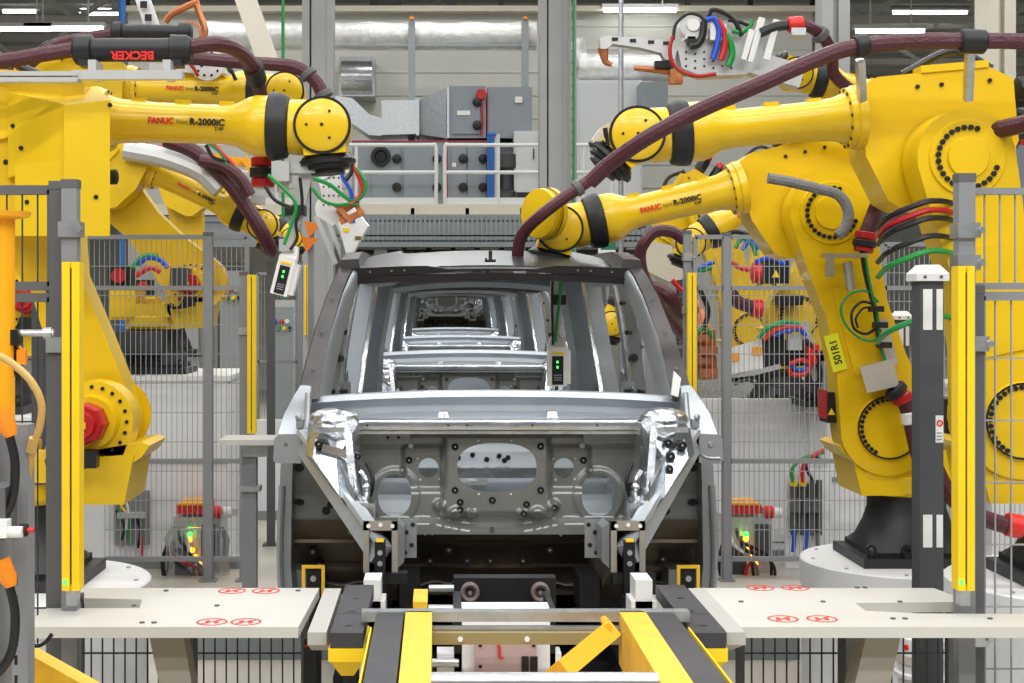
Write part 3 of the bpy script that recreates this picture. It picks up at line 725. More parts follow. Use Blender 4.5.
def body_shell(label):
    t = thing('car_body_shell', label, 'car body', (CX0, CY0, 0), 0, 'bare car bodies in the line'); root = t
    # ---- dash panel with its openings
    m = MB()
    def fn(u, v):
        x, z = -.62+1.24*u, .935+.445*v
        return (x, dash_y(x, z), z)
    m.grid(fn, 170, 62, dash_hole, thick=.004)
    dash = m.build('dash_panel', STLG, t, angle=50)
    # plugs: black grommets round the openings
    def P2(px, py): return (cx_(px, 0), cz_(py, 0))
    pl = [(455, 446), (540, 445.5), (409, 461), (584, 461), (455, 489), (540, 489), (492, 499), (460, 501), (460, 508), (526, 503), (523, 512), (554, 507)]
    for (px, py) in pl:
        x, z = P2(px, py); y = dash_y(x, z); m = MB()
        m.lathe((x, y+.002, z), (0, -1, 0), [(0, .0145), (.007, .0145), (.011, .011), (.008, .008), (.004, .006)], 14); m.mi = 1; m.lathe((x, y-.001, z), (0, -1, 0), [(0, .005), (.006, .004)], 8)
        m.build('plug', [BLK, GALV], t)
    for s in (-1, 1):
        for (px, py, r) in ((402, 470, .014), (367.5+11, 463, .0), ):
            if r:
                x, z = P2(px, py); m = MB(); m.lathe((s*abs(x), dash_y(x, z)+.002, z), (0, -1, 0), [(0, r*.9), (.007, r*.5)], 12); m.build('stud', STLB, t)
    m = MB()
    for s in (-1, 1):
        for (dx, dz) in ((-.04, .035), (.042, .036), (.04, -.042), (-.03, -.045)):
            m.lathe((s*.286+dx*1.15, dash_y(.286, 1.2)+.001, 1.203+dz*1.1), (0, -1, 0), [(0, .005), (.003, .004)], 8)
        for (px, py) in ((478, 440), (511, 440), (478.5, 493), (510.5, 493)):
            x, z = P2(px, py); m.lathe((x, dash_y(x, z)+.001, z), (0, -1, 0), [(0, .005), (.003, .004)], 8)
        m.lathe((s*.36, -.002, 1.3), (0, -1, 0), [(0, .012), (.004, .008)], 10)
    m.build('weld_stud', WHTC, t)
    # ---- lower dash / toe board with ribs, its shade put into the colour
    m = MB()
    def toe(u, v):
        x = -.88+1.76*u; z = .60+.385*v
        y = .02+.34*sm(1, 0, v)
        y -= .03*(sm(.30, .34, v)-sm(.40, .44, v)); y -= .02*(sm(.66, .69, v)-sm(.73, .76, v))
        if abs(x) < .2: y -= .06*(1-sm(.15, .2, abs(x)))*(1-v)
        return (x, y, z)
    m.grid(toe, 60, 30, None, .004); m.build('toe_board', STLU, t, angle=40)
    for (x, z) in ((-.30, .93), (-.27, .93), (.27, .925), (-.2, .85), (.23, .85), (-.28, .79), (-.12, .79), (-.02, .79), (.12, .79), (-.78, .84), (-.76, .77), (.72, .80)):
        m = MB(); y = .02+.34*sm(1, 0, (z-.6)/.385)-.045; m.lathe((x, y+.02, z), (0, -1, 0), [(0, .016), (.03, .016), (.03, .008), (.02, .007)], 12); m.mi = 1; m.lathe((x, y, z), (0, -1, 0), [(0, .006), (.012, .005)], 8); m.build('plug', [BLK, GALV], t)
    m = MB(); m.lathe((-.02, -.05, .955), (0, -1, 0), [(0, .012), (.006, .01)], 12); m.build('stud', STLB, t)
    # ---- cowl beam: bright top roll and concave blue-grey face
    m = MB(); prof = [(.30, 1.50), (.16, 1.525), (.06, 1.532), (.03, 1.528), (.022, 1.505), (.05, 1.495), (.075, 1.47), (.07, 1.44), (.03, 1.425), (-.0, 1.42), (-.0, 1.412), (.09, 1.412), (.12, 1.46), (.10, 1.495), (.30, 1.49)]
    def cow(x):
        d = -.035*(abs(x)/.8)**2.2
        return [(x, y+.10*(abs(x)/.8)**2, z+d) for (y, z) in prof]
    m.loft([cow(-.80+1.6*i/24) for i in range(25)]); m.build('cowl_beam', STLI, t, angle=40)
    # cowl carrier: lighter lower bar
    m = MB()
    def low(x):
        y = -.07; return [(x, y-.05, 1.416), (x, y-.055, 1.405), (x, y-.05, 1.376), (x, y+.0, 1.370), (x, y+.08, 1.372), (x, y+.08, 1.418), (x, y, 1.422)]
    m.loft([low(-.60+1.2*i/8) for i in range(9)], bev=.002)
    m.box(-.57, .57, -.122, -.11, 1.36, 1.372); m.build('cowl_carrier', STLB, t, angle=40)
    for px in (443, 551):
        x = cx_(px, 0); m = MB(); m.hull8([(x-.022, -.05, 1.418), (x+.026, -.05, 1.418), (x+.026, .03, 1.418), (x-.022, .03, 1.418)], [(x-.016, -.035, 1.445), (x+.02, -.035, 1.445), (x+.02, .03, 1.45), (x-.016, .03, 1.45)], .004); m.build('cowl_tab', STLB, t)
    for px in (366, 447, 466, 531, 596, 641, 655):
        m = MB(); x = cx_(px, 0)*.98; m.lathe((x, -.124, 1.396), (0, -1, 0), [(0, .005), (.003, .0045)], 8); m.build('plug', BLK, t)
    m = MB(); m.box(-.62, -.36, -.055, -.03, 1.315, 1.365, .008); m.mi = 1
    for x in (-.41, -.455): m.cyl((x, -.056, 1.34), (x, -.06, 1.34), .007, seg=8)
    m.build('cowl_gusset', [STLG, BLK], t)
    m = MB(); m.box(.36, .62, -.055, -.03, 1.315, 1.365, .008); m.build('cowl_gusset', STLG, t)
    for s in (-1, 1):
        S = lambda p: (p[0]*s, p[1], p[2])
        # ---- silver strut tower casting
        m = MB()
        out = [(.765, 1.395), (.72, 1.440), (.655, 1.462), (.60, 1.452), (.565, 1.42), (.562, 1.33), (.545, 1.16), (.515, 1.03), (.52, .975), (.62, 1.13), (.775, 1.30)]
        def yy(x, z): return -.28-.22*sm(1.40, 1.05, z)
        A = [S((x, yy(x, z)-.0, z)) for (x, z) in out]; B = [S((x*1.02, .02, z-.01)) for (x, z) in out]
        k = len(out)
        ctr = S((.645, -.40, 1.30)); mid = [S((.645+(x-.645)*.72, yy(x, z)-.055-.02*math.sin(i*2.1), 1.27+(z-1.27)*.74)) for i, (x, z) in enumerate(out)]
        va = [m.v(c) for c in A]; vb = [m.v(c) for c in B]; vm = [m.v(c) for c in mid]; vc = m.v(S((.645, -.40, 1.29)))
        for i in range(k):
            j = (i+1) % k
            m.f([va[i], va[j], vb[j], vb[i]]); m.f([va[i], va[j], vm[j], vm[i]]); m.f([vm[i], vm[j], vc])
        # dome on top and stiffening ribs
        m.ball(S((.665, -.22, 1.43)), .105, 18, .45)
        m.beam(S((.74, -.37, 1.40)), S((.60, -.37, 1.40)), .02, .025, up=(0, 1, 0), bev=.004)
        m.beam(S((.60, -.39, 1.40)), S((.57, -.46, 1.16)), .028, .04, up=(0, 1, 0), bev=.006)
        if s < 0: m.beam(S((.70, -.38, 1.33)), S((.57, -.41, 1.30)), .03, .02, up=(0, 1, 0), bev=.005)
        m.box(*sorted((s*.49, s*.565)), -.52, -.44, 1.075, 1.13, .006)
        m.build('strut_tower', STLB, t, angle=28)
        for (x, z, r) in (((.715, 1.345, .017), (.66, 1.36, .0), (.56, 1.30, .012)) if s < 0 else ((.66, 1.35, .017), (.665, 1.30, .018), (.60, 1.36, .016), (.655, 1.255, .015), (.715, 1.34, .018))):
            if r:
                m = MB(); m.lathe(S((x, yy(x, z)-.05, z)), (0, -1, 0), [(0, r), (.042, r), (.046, r*.7), (.04, r*.4)], 12); m.mi = 1; m.lathe(S((x, yy(x, z)-.086, z)), (0, -1, 0), [(0, r*.3), (.01, r*.25)], 8); m.build('plug', [BLK, GALV], t)
        # link pieces beside the dash
        m = MB(); m.tube([S((.55, -.40, 1.24)), S((.53, -.42, 1.21)), S((.52, -.42, 1.17)), S((.53, -.44, 1.12))], .010, 8); m.ball(S((.525, -.43, 1.18)), .018, 10); m.ball(S((.535, -.42, 1.13)), .016, 10); m.build('bracket_link', STLB, t)
        m = MB(); m.tube([S((.53, -.3, 1.26)), S((.505, -.32, 1.20)), S((.515, -.33, 1.13))], .008, 8); m.box(*sorted((s*.50, s*.54)), -.34, -.31, 1.155, 1.185, .004); m.build('latch_bracket', BLKM, t)
        # ---- diagonal brace from hinge pillar to frame rail
        m = MB(); a, b = S((.80, -.16, 1.345)), S((.455, -.70, .965))
        a2 = S((.775, -.27, 1.30))
        m.beam(a, b, .085, .055, up=(0, 1, .3), bev=.008); m.beam(Vector(a)+Vector((0, -.03, .03)), Vector(b)+Vector((0, -.02, .045)), .018, .05, up=(0, 1, .3), bev=.004)
        m.build('upper_brace', STLI, t)
        # ---- front frame rail: open box with flange
        m = MB(); xa, xb = .396, .524; z0, z1 = .865, 1.09; y0 = -.70; w = .022
        for (p, q, r_, t_) in ((xa, xa+w, z0, z1), (xb-w, xb, z0, z1), (xa, xb, z0, z0+.035), (xa, xb, z1-.035, z1)): m.box(*sorted((s*p, s*q)), y0, y0+.01, r_, t_, .002)
        m.mi = 1
        for (p, q) in ((xa+.02, z1-.018), (xb-.02, z1-.018), ((xa+xb)/2, z1-.014), (xb-.03, z0+.018)): m.cyl(S((p, y0-.001, q)), S((p, y0-.004, q)), .008, seg=10)
        m.build('rail_flange', [mat('flange_steel', '#a39d92', .4, metal=.4), WHTC] if 'flange_steel' not in MATS else [MATS['flange_steel'], WHTC], t)
        m = MB(); xa, xb = .408, .512
        fr = [(xa, .872), (xb, .872), (xb, 1.08), (xa, 1.08)]; bk = [(xa, .66), (xb, .66), (xb, .90), (xa, .90)]
        m.loft([[S((x, yq, z)) for (x, z) in q_] for (q_, yq) in ((fr, -.69), ([(x, z-.01) for (x, z) in fr], -.55), (bk, -.05), (bk, .3))], cap=False)
        m.loft([[S((xa+.006+(xb-xa-.012)*(x > .45), yq, z+.006 if z < .95 else z-.006)) for (x, z) in q_] for (q_, yq) in ((fr, -.69), ([(x, z-.01) for (x, z) in fr], -.55))], cap=False)
        m.box(*sorted((s*xa, s*xb)), -.40, -.39, .80, 1.03)
        m.build('frame_rail', STLU, t)
        # perforated bracket on the inner flank
        m = MB(); m.hull8([S((.40, -.62, .90)), S((.40, -.62, 1.07)), S((.40, -.40, 1.06)), S((.40, -.40, .90))], [S((.375, -.60, .92)), S((.375, -.60, 1.05)), S((.375, -.42, 1.04)), S((.375, -.42, .92))], .004)
        m.box(*sorted((s*.33, s*.40)), -.40, -.39, .90, 1.05, .003)
        m.build('flank_bracket', STL, t)
        for (q, z) in ((.345, 1.03), (.37, 1.0), (.35, .95), (.375, .92)):
            m = MB(); m.lathe(S((q, -.40, z)), (0, -1, 0), [(0, .009), (.004, .009)], 10); m.build('plug', BLK, t)
        m = MB(); m.box(*sorted((s*.32, s*.40)), -.3, -.05, .66, .80, .02); m.build('mount_block', BLKM, t)
        # ---- side dash panel (wheelhouse rear wall)
        m = MB(); m.hull8([S((.55, .05, .985)), S((.90, .05, .985)), S((.90, .08, 1.38)), S((.55, .08, 1.38))], [S((.55, .06, .985)), S((.90, .06, .985)), S((.90, .09, 1.38)), S((.55, .09, 1.38))]); m.beam(S((.56, .045, .985)), S((.9, .045, .985)), .02, .02, up=(0, 0, 1)); m.build('wheelhouse_wall', STLG, t)
        for (x, z, r) in ((.70, 1.045, .016), (.72, 1.02, .018), (.63, 1.21, .014)):
            m = MB(); m.lathe(S((x, .05, z)), (0, -1, 0), [(0, r), (.004, r)], 12); m.build('plug', BLK, t)
        # ---- hinge pillar, lower part
        m = MB(); ring = lambda z, dx: [S((.855+dx, -.05, z)), S((.905+dx, -.05, z)), S((.915+dx, .10, z)), S((.85+dx, .12, z))]
        m.loft([ring(.62, -.01), ring(.8, .005), ring(1.15, .0), ring(1.40, -.01)], bev=.006); m.build('hinge_pillar', STL, t)
        for (z, r) in ((1.20, .026), (1.055, .022)):
            m = MB(); m.lathe(S((.835, .055, z)), (0, -1, 0), [(0, r*.7), (.012, r*.6)], 10); m.box(*sorted((s*.815, s*.86)), .04, .055, z-.008, z+.01); m.build('hinge_slot', BLK, t)
        m = MB(); m.tube([S((.895, -.06, 1.14)), S((.905, -.06, .85)), S((.89, -.06, .66)), S((.84, -.1, .62))], .014, 8); m.build('edge_flange', STL, t)
        # fender bracket with arc bead
        m = MB(); m.prism([(.80, 1.25), (.905, 1.25), (.915, 1.262), (.91, 1.35), (.895, 1.365), (.80, 1.37)], -.012, 0, (0, -.2, 0), (s, 0, 0), (0, 0, 1), .004)
        m.tube([S((.812, -.206, 1.32)), S((.82, -.206, 1.29)), S((.85, -.206, 1.272)), S((.90, -.206, 1.27))], .006, 8); m.lathe(S((.862, -.2, 1.325)), (0, -1, 0), [(0, .013), (.012, .009)], 14)
        m.box(*sorted((s*.80, s*.815)), -.2, -.04, 1.25, 1.36); m.build('fender_bracket', STL, t)
        # cowl side: pale curved panel below the roof pillar
        m = MB()
        m.loft([[S((.80, -.10, 1.36)), S((.905, -.12, 1.36)), S((.91, .0, 1.36)), S((.80, .05, 1.36))], [S((.79, -.06, 1.44)), S((.885, -.06, 1.44)), S((.89, .1, 1.44)), S((.79, .1, 1.44))], [S((.785, .0, 1.50)), S((.855, .02, 1.505)), S((.86, .2, 1.5)), S((.785, .2, 1.5))], [S((.785, .06, 1.545)), S((.83, .07, 1.55)), S((.83, .2, 1.55)), S((.785, .2, 1.54))]], bev=.006)
        m.build('cowl_side', STLI, t)
        m = MB(); m.tube([S((.792, -.02, 1.52)), S((.788, -.09, 1.43)), S((.79, -.16, 1.34)), S((.78, -.22, 1.30))], .012, 8); m.box(*sorted((s*.80, s*.83)), -.13, -.09, 1.385, 1.42, .004); m.ball(S((.82, -.13, 1.43)), .014, 8); m.build('pillar_seam', STL, t)
        # ---- roof pillar: dark hot-stamped skin
        def sec(x, y, z, w, d, tl): return [S((x+w/2, y-tl, z)), S((x+w/2+.012, y+d*.6, z)), S((x, y+d, z)), S((x-w/2, y+d*.7, z)), S((x-w/2, y-tl*.3, z))]
        pts = [(.800, .10, 1.49, .088, .12), (.782, .19, 1.62, .078, .11), (.752, .31, 1.78, .068, .11), (.715, .44, 1.93, .06, .11), (.685, .54, 2.02, .056, .11), (.665, .66, 2.075, .06, .11)]
        m = MB(); m.loft([sec(x, y, z, w_, d_, .02) for (x, y, z, w_, d_) in pts]); m.build('roof_pillar', STLD, t, angle=45)
        # pale inner pillar lip
        m = MB(); m.loft([[S((x-.055, y+.02, z)), S((x-.035, y+.0, z)), S((x-.04, y+.14, z)), S((x-.085, y+.14, z))] for (x, y, z, _, _) in pts]); m.build('inner_pillar', STL, t, angle=45)
        for i, q in ((1, 0), (2, 0), (3, 0)):
            x, y, z = pts[i][:3]; m = MB(); m.lathe(S((x, y-.03, z)), (0, -1, 0), [(0, .007), (.012, .006)], 8); m.build('stud', STLB, t)
        # white pad on the right pillar
        m = MB(); m.hull8([S((.745, .06, 1.51)), S((.775, .06, 1.50)), S((.79, .08, 1.58)), S((.762, .09, 1.61))], [S((.745, .08, 1.51)), S((.775, .08, 1.50)), S((.79, .1, 1.58)), S((.762, .11, 1.61))], .003)
        if s > 0: m.build('pillar_pad', WHTC, t)
        else: m.bm.free()
        # ---- roof side rail, centre pillar, rear pillars, sill
        m = MB(); m.loft([[S((x-.05, y, z-.03)), S((x+.05, y, z-.04)), S((x+.04, y, z+.03)), S((x-.04, y, z+.035))] for (x, y, z) in ((.655, .62, 2.07), (.66, 1.1, 2.12), (.665, 1.8, 2.135), (.65, 2.5, 2.10), (.62, 3.0, 2.03))]); m.build('roof_rail', STLD, t, angle=45)
        m = MB(); m.loft([[S((x-.03, y-w_/2, z)), S((x+.05, y-w_/2+.02, z)), S((x+.05, y+w_/2, z)), S((x-.03, y+w_/2, z))] for (x, y, z, w_) in ((.80, 1.45, .65, .42), (.80, 1.42, .95, .30), (.785, 1.4, 1.35, .24), (.74, 1.38, 1.7, .17), (.675, 1.36, 2.08, .16))], bev=.005); m.build('centre_pillar', STLP, t, angle=45)
        m = MB(); m.tube([S((.755, 1.26, .80)), S((.75, 1.27, 1.2)), S((.735, 1.29, 1.5)), S((.70, 1.29, 1.8)), S((.645, 1.28, 2.06))], .016, 8); m.build('pillar_bead', STLB, t)
        for (y, z, r) in ((1.25, 1.45, .014), (1.27, 1.75, .012), (1.28, 1.9, .010), (1.24, 1.1, .018)):
            m = MB(); m.lathe(S((.80-.1*sm(1.4, 2.0, z), y, z)), (-s*.8, -.6, 0), [(0, r), (.03, r)], 10); m.build('plug', BLK, t)
        m = MB(); m.box(*sorted((s*.69, s*.76)), 1.27, 1.30, 1.38, 1.50, .006); m.mi = 1; m.box(*sorted((s*.705, s*.745)), 1.262, 1.27, 1.41, 1.46, .003); m.build('belt_anchor', [STLB, BLK], t)
        for (y, z) in ((1.28, 1.62), (1.27, 1.2)):
            m = MB(); m.lathe(S((.80 if z < 1.5 else .755, y, z)), (0, -1, 0), [(0, .022), (.02, .02)], 10); m.build('plug', BLK, t)
        m = MB(); m.loft([[S((x-.05, y-w_/2, z)), S((x+.04, y-w_/2+.02, z)), S((x+.04, y+w_/2, z)), S((x-.05, y+w_/2, z))] for (x, y, z, w_) in ((.76, 2.25, .9, .5), (.76, 2.3, 1.35, .36), (.73, 2.4, 1.6, .22), (.655, 2.45, 2.08, .22))], bev=.005); m.build('rear_side_pillar', STLP, t, angle=45)
        m = MB(); m.tube([S((.70, 2.08, 1.05)), S((.69, 2.12, 1.35)), S((.66, 2.28, 1.65)), S((.60, 2.34, 2.04))], .015, 8); m.box(*sorted((s*.62, s*.70)), 2.02, 2.06, 1.1, 1.32, .01); m.build('pillar_bead', STLB, t)
        m = MB(); m.lathe(S((.66, 2.02, 1.22)), (0, -1, 0), [(0, .025), (.012, .02)], 12); m.build('plug', BLK, t)
        m = MB(); m.loft([[S((x-.09, y-w_/2, z)), S((x+.05, y-w_/2, z)), S((x+.05, y+w_/2, z)), S((x-.11, y+w_/2, z))] for (x, y, z, w_) in ((.72, 3.0, .8, .4), (.72, 3.05, 1.2, .36), (.70, 2.98, 1.6, .3), (.62, 2.9, 2.04, .3))], bev=.006); m.build('tailgate_pillar', STLP, t, angle=45)
        # inner wheelhouse dome behind the rear seat
        m = MB(); m.lathe(S((.52, 2.55, .80)), (s, 0, 0), [(0, .36), (.06, .38), (.2, .39)], 24); m.build('rear_wheelhouse', STL, t)
        m = MB(); m.box(*sorted((s*.74, s*.80)), 2.3, 3.1, .62, 1.40, .01); m.build('quarter_panel', STLP, t)
        m = MB(); m.box(*sorted((s*.74, s*.90)), .10, 2.3, .60, .76, .015); m.build('sill', STL, t)
        # inner quarter trim piece seen through the windscreen
        m = MB(); m.hull8([S((.745, 1.2, .75)), S((.76, 1.25, .75)), S((.76, 1.25, 1.46)), S((.745, 1.2, 1.46))], [S((.69, 1.55, .75)), S((.75, 1.6, .75)), S((.75, 1.6, 1.55)), S((.72, 1.55, 1.55))], .004); m.build('belt_panel', STLP, t)
    # ---- roof panel with open sunroof bay
    m = MB()
    def roof(u, v):
        x = -.665+1.33*u; y = .62+2.45*v
        z = 2.072+.140*math.sin(min(1, v*1.9)*PI/2)-.075*(v > .55)*((v-.55)/.45)**2-.075*(abs(x)/.665)**2.4
        y += .06*(abs(x)/.665)**2
        return (x, y, z)
    def rh(u, v):
        a, b = (u-.5)/.33, (v-.5)/.27
        d = (abs(a)**6+abs(b)**6)**(1/6)
        if d < 1: return (u, v) if d < 1e-6 else (.5+.33*a/d, .5+.27*b/d)
        return None
    m.grid(roof, 40, 40, rh, .004, (0, 0, 1)); m.build('roof_panel', mat('roof_steel_darkened', '#63686b', .3, metal=.75, noise=.05), t, angle=50)  # sheet steel coloured darker for the dark ceiling it reflects
    # windscreen header: bright lip over black bars
    hd = lambda x, dz, dy: (x, .60+.07*(abs(x)/.65)**2*0+dy+.05*(abs(x)/.65)**2, 2.050-.020*(abs(x)/.65)**2.0+dz)
    N = 20
    m = MB(); m.loft([[hd(x, .008, -.02), hd(x, .016, -.02), hd(x, .022, .06), hd(x, .014, .06)] for x in [-.655+1.31*i/N for i in range(N+1)]]); m.build('header_lip', STLB, t)
    m = MB(); m.loft([[hd(x, -.045, -.03), hd(x, -.015, -.04), hd(x, -.010, .05), hd(x, -.04, .05)] for x in [-.665+1.33*i/N for i in range(N+1)]]); m.build('windscreen_header', HDR, t)
    for s in (-1, 1):
        m = MB(); 
        xs = [.16, .27, .66]
        a = [hd(s*.16, -.006, -.035), hd(s*.30, .030, -.032), hd(s*.655, .03, -.03), hd(s*.65, -.014, -.035)]
        b = [(p[0], p[1]+.03, p[2]) for p in a]
        a2 = [hd(s*q, dz, -.035) for q, dz in ((.16, -.006), (.22, .012), (.30, .026), (.42, .028), (.54, .028), (.65, .03), (.65, -.014), (.54, -.014), (.42, -.012), (.3, -.010))]
        b2 = [(p[0], p[1]+.03, p[2]) for p in a2]
        A = [m.v(p) for p in a2]; B = [m.v(p) for p in b2]; m.f(A); m.f(B[::-1])
        for i in range(len(A)): m.f([A[i], A[(i+1) % len(A)], B[(i+1) % len(A)], B[i]])
        m.build('header_end', HDR, t)
        for x in (.4, .46, .56):
            m = MB(); p = hd(s*x, .008, -.036); m.lathe(p, (0, -1, 0), [(0, .005), (.004, .004)], 8); m.build('stud', GALV, t)
    m = MB(); m.box(-.24, .24, .60, .64, 2.050, 2.072, .004); m.build('header_centre', STLD, t)
    m = MB(); m.box(-.03, .02, .55, .60, 2.088, 2.10, .002); m.box(-.012, .004, .56, .58, 2.09, 2.14, .003); m.box(-.028, -.02, .555, .57, 2.09, 2.108); m.build('mirror_mount', BLKM, t)
    # inner visor brackets below the header
    for s in (-1, 1):
        m = MB(); m.prism([(s*.62, 2.03), (s*.34, 2.04), (s*.45, 1.985), (s*.52, 1.975), (s*.6, 1.985)], 0, .012, (0, .72, 0), (1, 0, 0), (0, 0, 1)); m.build('visor_bracket', STL, t)
    # roof bows
    for (y, z) in ((1.0, 2.09), (2.35, 2.11)):
        m = MB(); m.loft([[(x, y-.06, z-.06*(abs(x)/.63)**2), (x, y+.06, z-.06*(abs(x)/.63)**2), (x, y+.06, z+.025-.06*(abs(x)/.63)**2), (x, y-.06, z+.025-.06*(abs(x)/.63)**2)] for x in [-.63+1.26*i/12 for i in range(13)]]); m.build('roof_bow', STLI, t)
    m = MB(); m.loft([[(x, 2.95-.06, 2.03-.05*(abs(x)/.6)**2), (x, 3.04, 2.0-.05*(abs(x)/.6)**2), (x, 3.04, 2.06-.05*(abs(x)/.6)**2), (x, 2.93, 2.09-.05*(abs(x)/.6)**2)] for x in [-.62+1.24*i/12 for i in range(13)]]); m.build('rear_header', STLI, t)
    # ---- floor, tunnel, seat crossmembers, heel board, rear panel
    m = MB()
    def flr(u, v):
        x = -.80+1.6*u; y = .3+1.7*v; z = .66+.10*(1-sm(.12, .18, abs(x)))+.008*math.sin(u*60)*(abs(x) > .2)
        return (x, y, z)
    m.grid(flr, 60, 20, None, .003, (0, 0, 1)); m.build('floor_pan', STLI, t, angle=50)
    for y in (.85, 1.35):
        m = MB(); m.box(-.76, .76, y, y+.14, .66, .80, .012); m.build('seat_crossmember', STLI, t)
    m = MB(); m.hull8([(-.78, 1.95, .66), (.78, 1.95, .66), (.78, 2.05, 1.06), (-.78, 2.05, 1.06)], [(-.78, 1.97, .66), (.78, 1.97, .66), (.78, 2.07, 1.06), (-.78, 2.07, 1.06)]); m.build('heel_board', STLI, t)
    m = MB(); m.box(-.74, .74, 1.78, 1.86, .945, 1.0, .01); m.build('seat_bar', STLB, t)
    for s in (-1, 1):
        m = MB(); m.box(*sorted((s*.70, s*.78)), 1.76, 1.98, .66, 1.0, .01); m.build('seat_bar_foot', STLI, t)
    for (x, z) in ((-.13, 1.03), (-.05, 1.045), (.03, 1.02), (.10, 1.04), (.15, 1.03), (.13, 1.015)):
        m = MB(); m.lathe((x, 2.03, z), (0, -1, 0), [(0, .015), (.01, .012)], 10); m.build('plug', BLK, t)
    for (x, z, w_) in ((-.02, .90, .1), (.0, .925, .06)):
        m = MB(); m.box(x-w_/2, x+w_/2, 1.93, 2.0, z-.012, z+.012, .003); m.build('heel_bracket', WHTC, t)
    m = MB(); m.box(-.76, .76, 2.07, 3.05, .99, 1.03, .01); m.build('rear_floor', STLI, t)
    m = MB(); m.loft([[(x, 3.06, .62), (x, 3.14, .62), (x, 3.12, 1.20), (x, 3.02, 1.20)] for x in (-.72, -.4, 0, .4, .72)], bev=.006); m.build('rear_panel', STLI, t)
    return t
car1 = body_shell('front-row bare car body with dark windscreen header nearest the conveyor rails')
for i, (dy, dz, lb) in enumerate(((5.25, 0, 'bare car body second in line seen through first windscreen opening'), (10.5, 0, 'bare car body third in line, its cowl bars glimpsed beyond the second'), (15.75, 0, 'bare car body fourth in line, just before the raised one'), (20.0, .72, 'raised bare car body farthest in line with its dash openings at eye level'))):
    c = copy_tree(car1); c.location = (CX0-(.08 if dz else 0), CY0+dy, dz); c['label'] = lb
    # skid beneath
    m = MB()
    for s in (-1, 1): m.box(s*.55-.09, s*.55+.09, -.5, 3.4, .25, .58, .01)
    m.box(-.6, .6, -.3, 3.2, 0, .25+dz if dz else .25)  # same dark filler block as under the front body
    for y in (-.1, 1.4, 3.0): m.box(-.64, .64, y, y+.12, .3, .55)
    if dz:
        for s in (-1, 1): m.box(s*.55-.06, s*.55+.06, -.2, 3, .5, .6+dz)
    o = m.build('carrier_skid', BLKM); o.location = (CX0, CY0+dy, 0)
    tag(o, ('dark carrier skid under the second bare body', 'dark carrier skid under the third bare body', 'dark carrier skid under the fourth bare body', 'dark lifting skid raising the farthest bare body')[i], 'skid', 'carrier skids in the line')
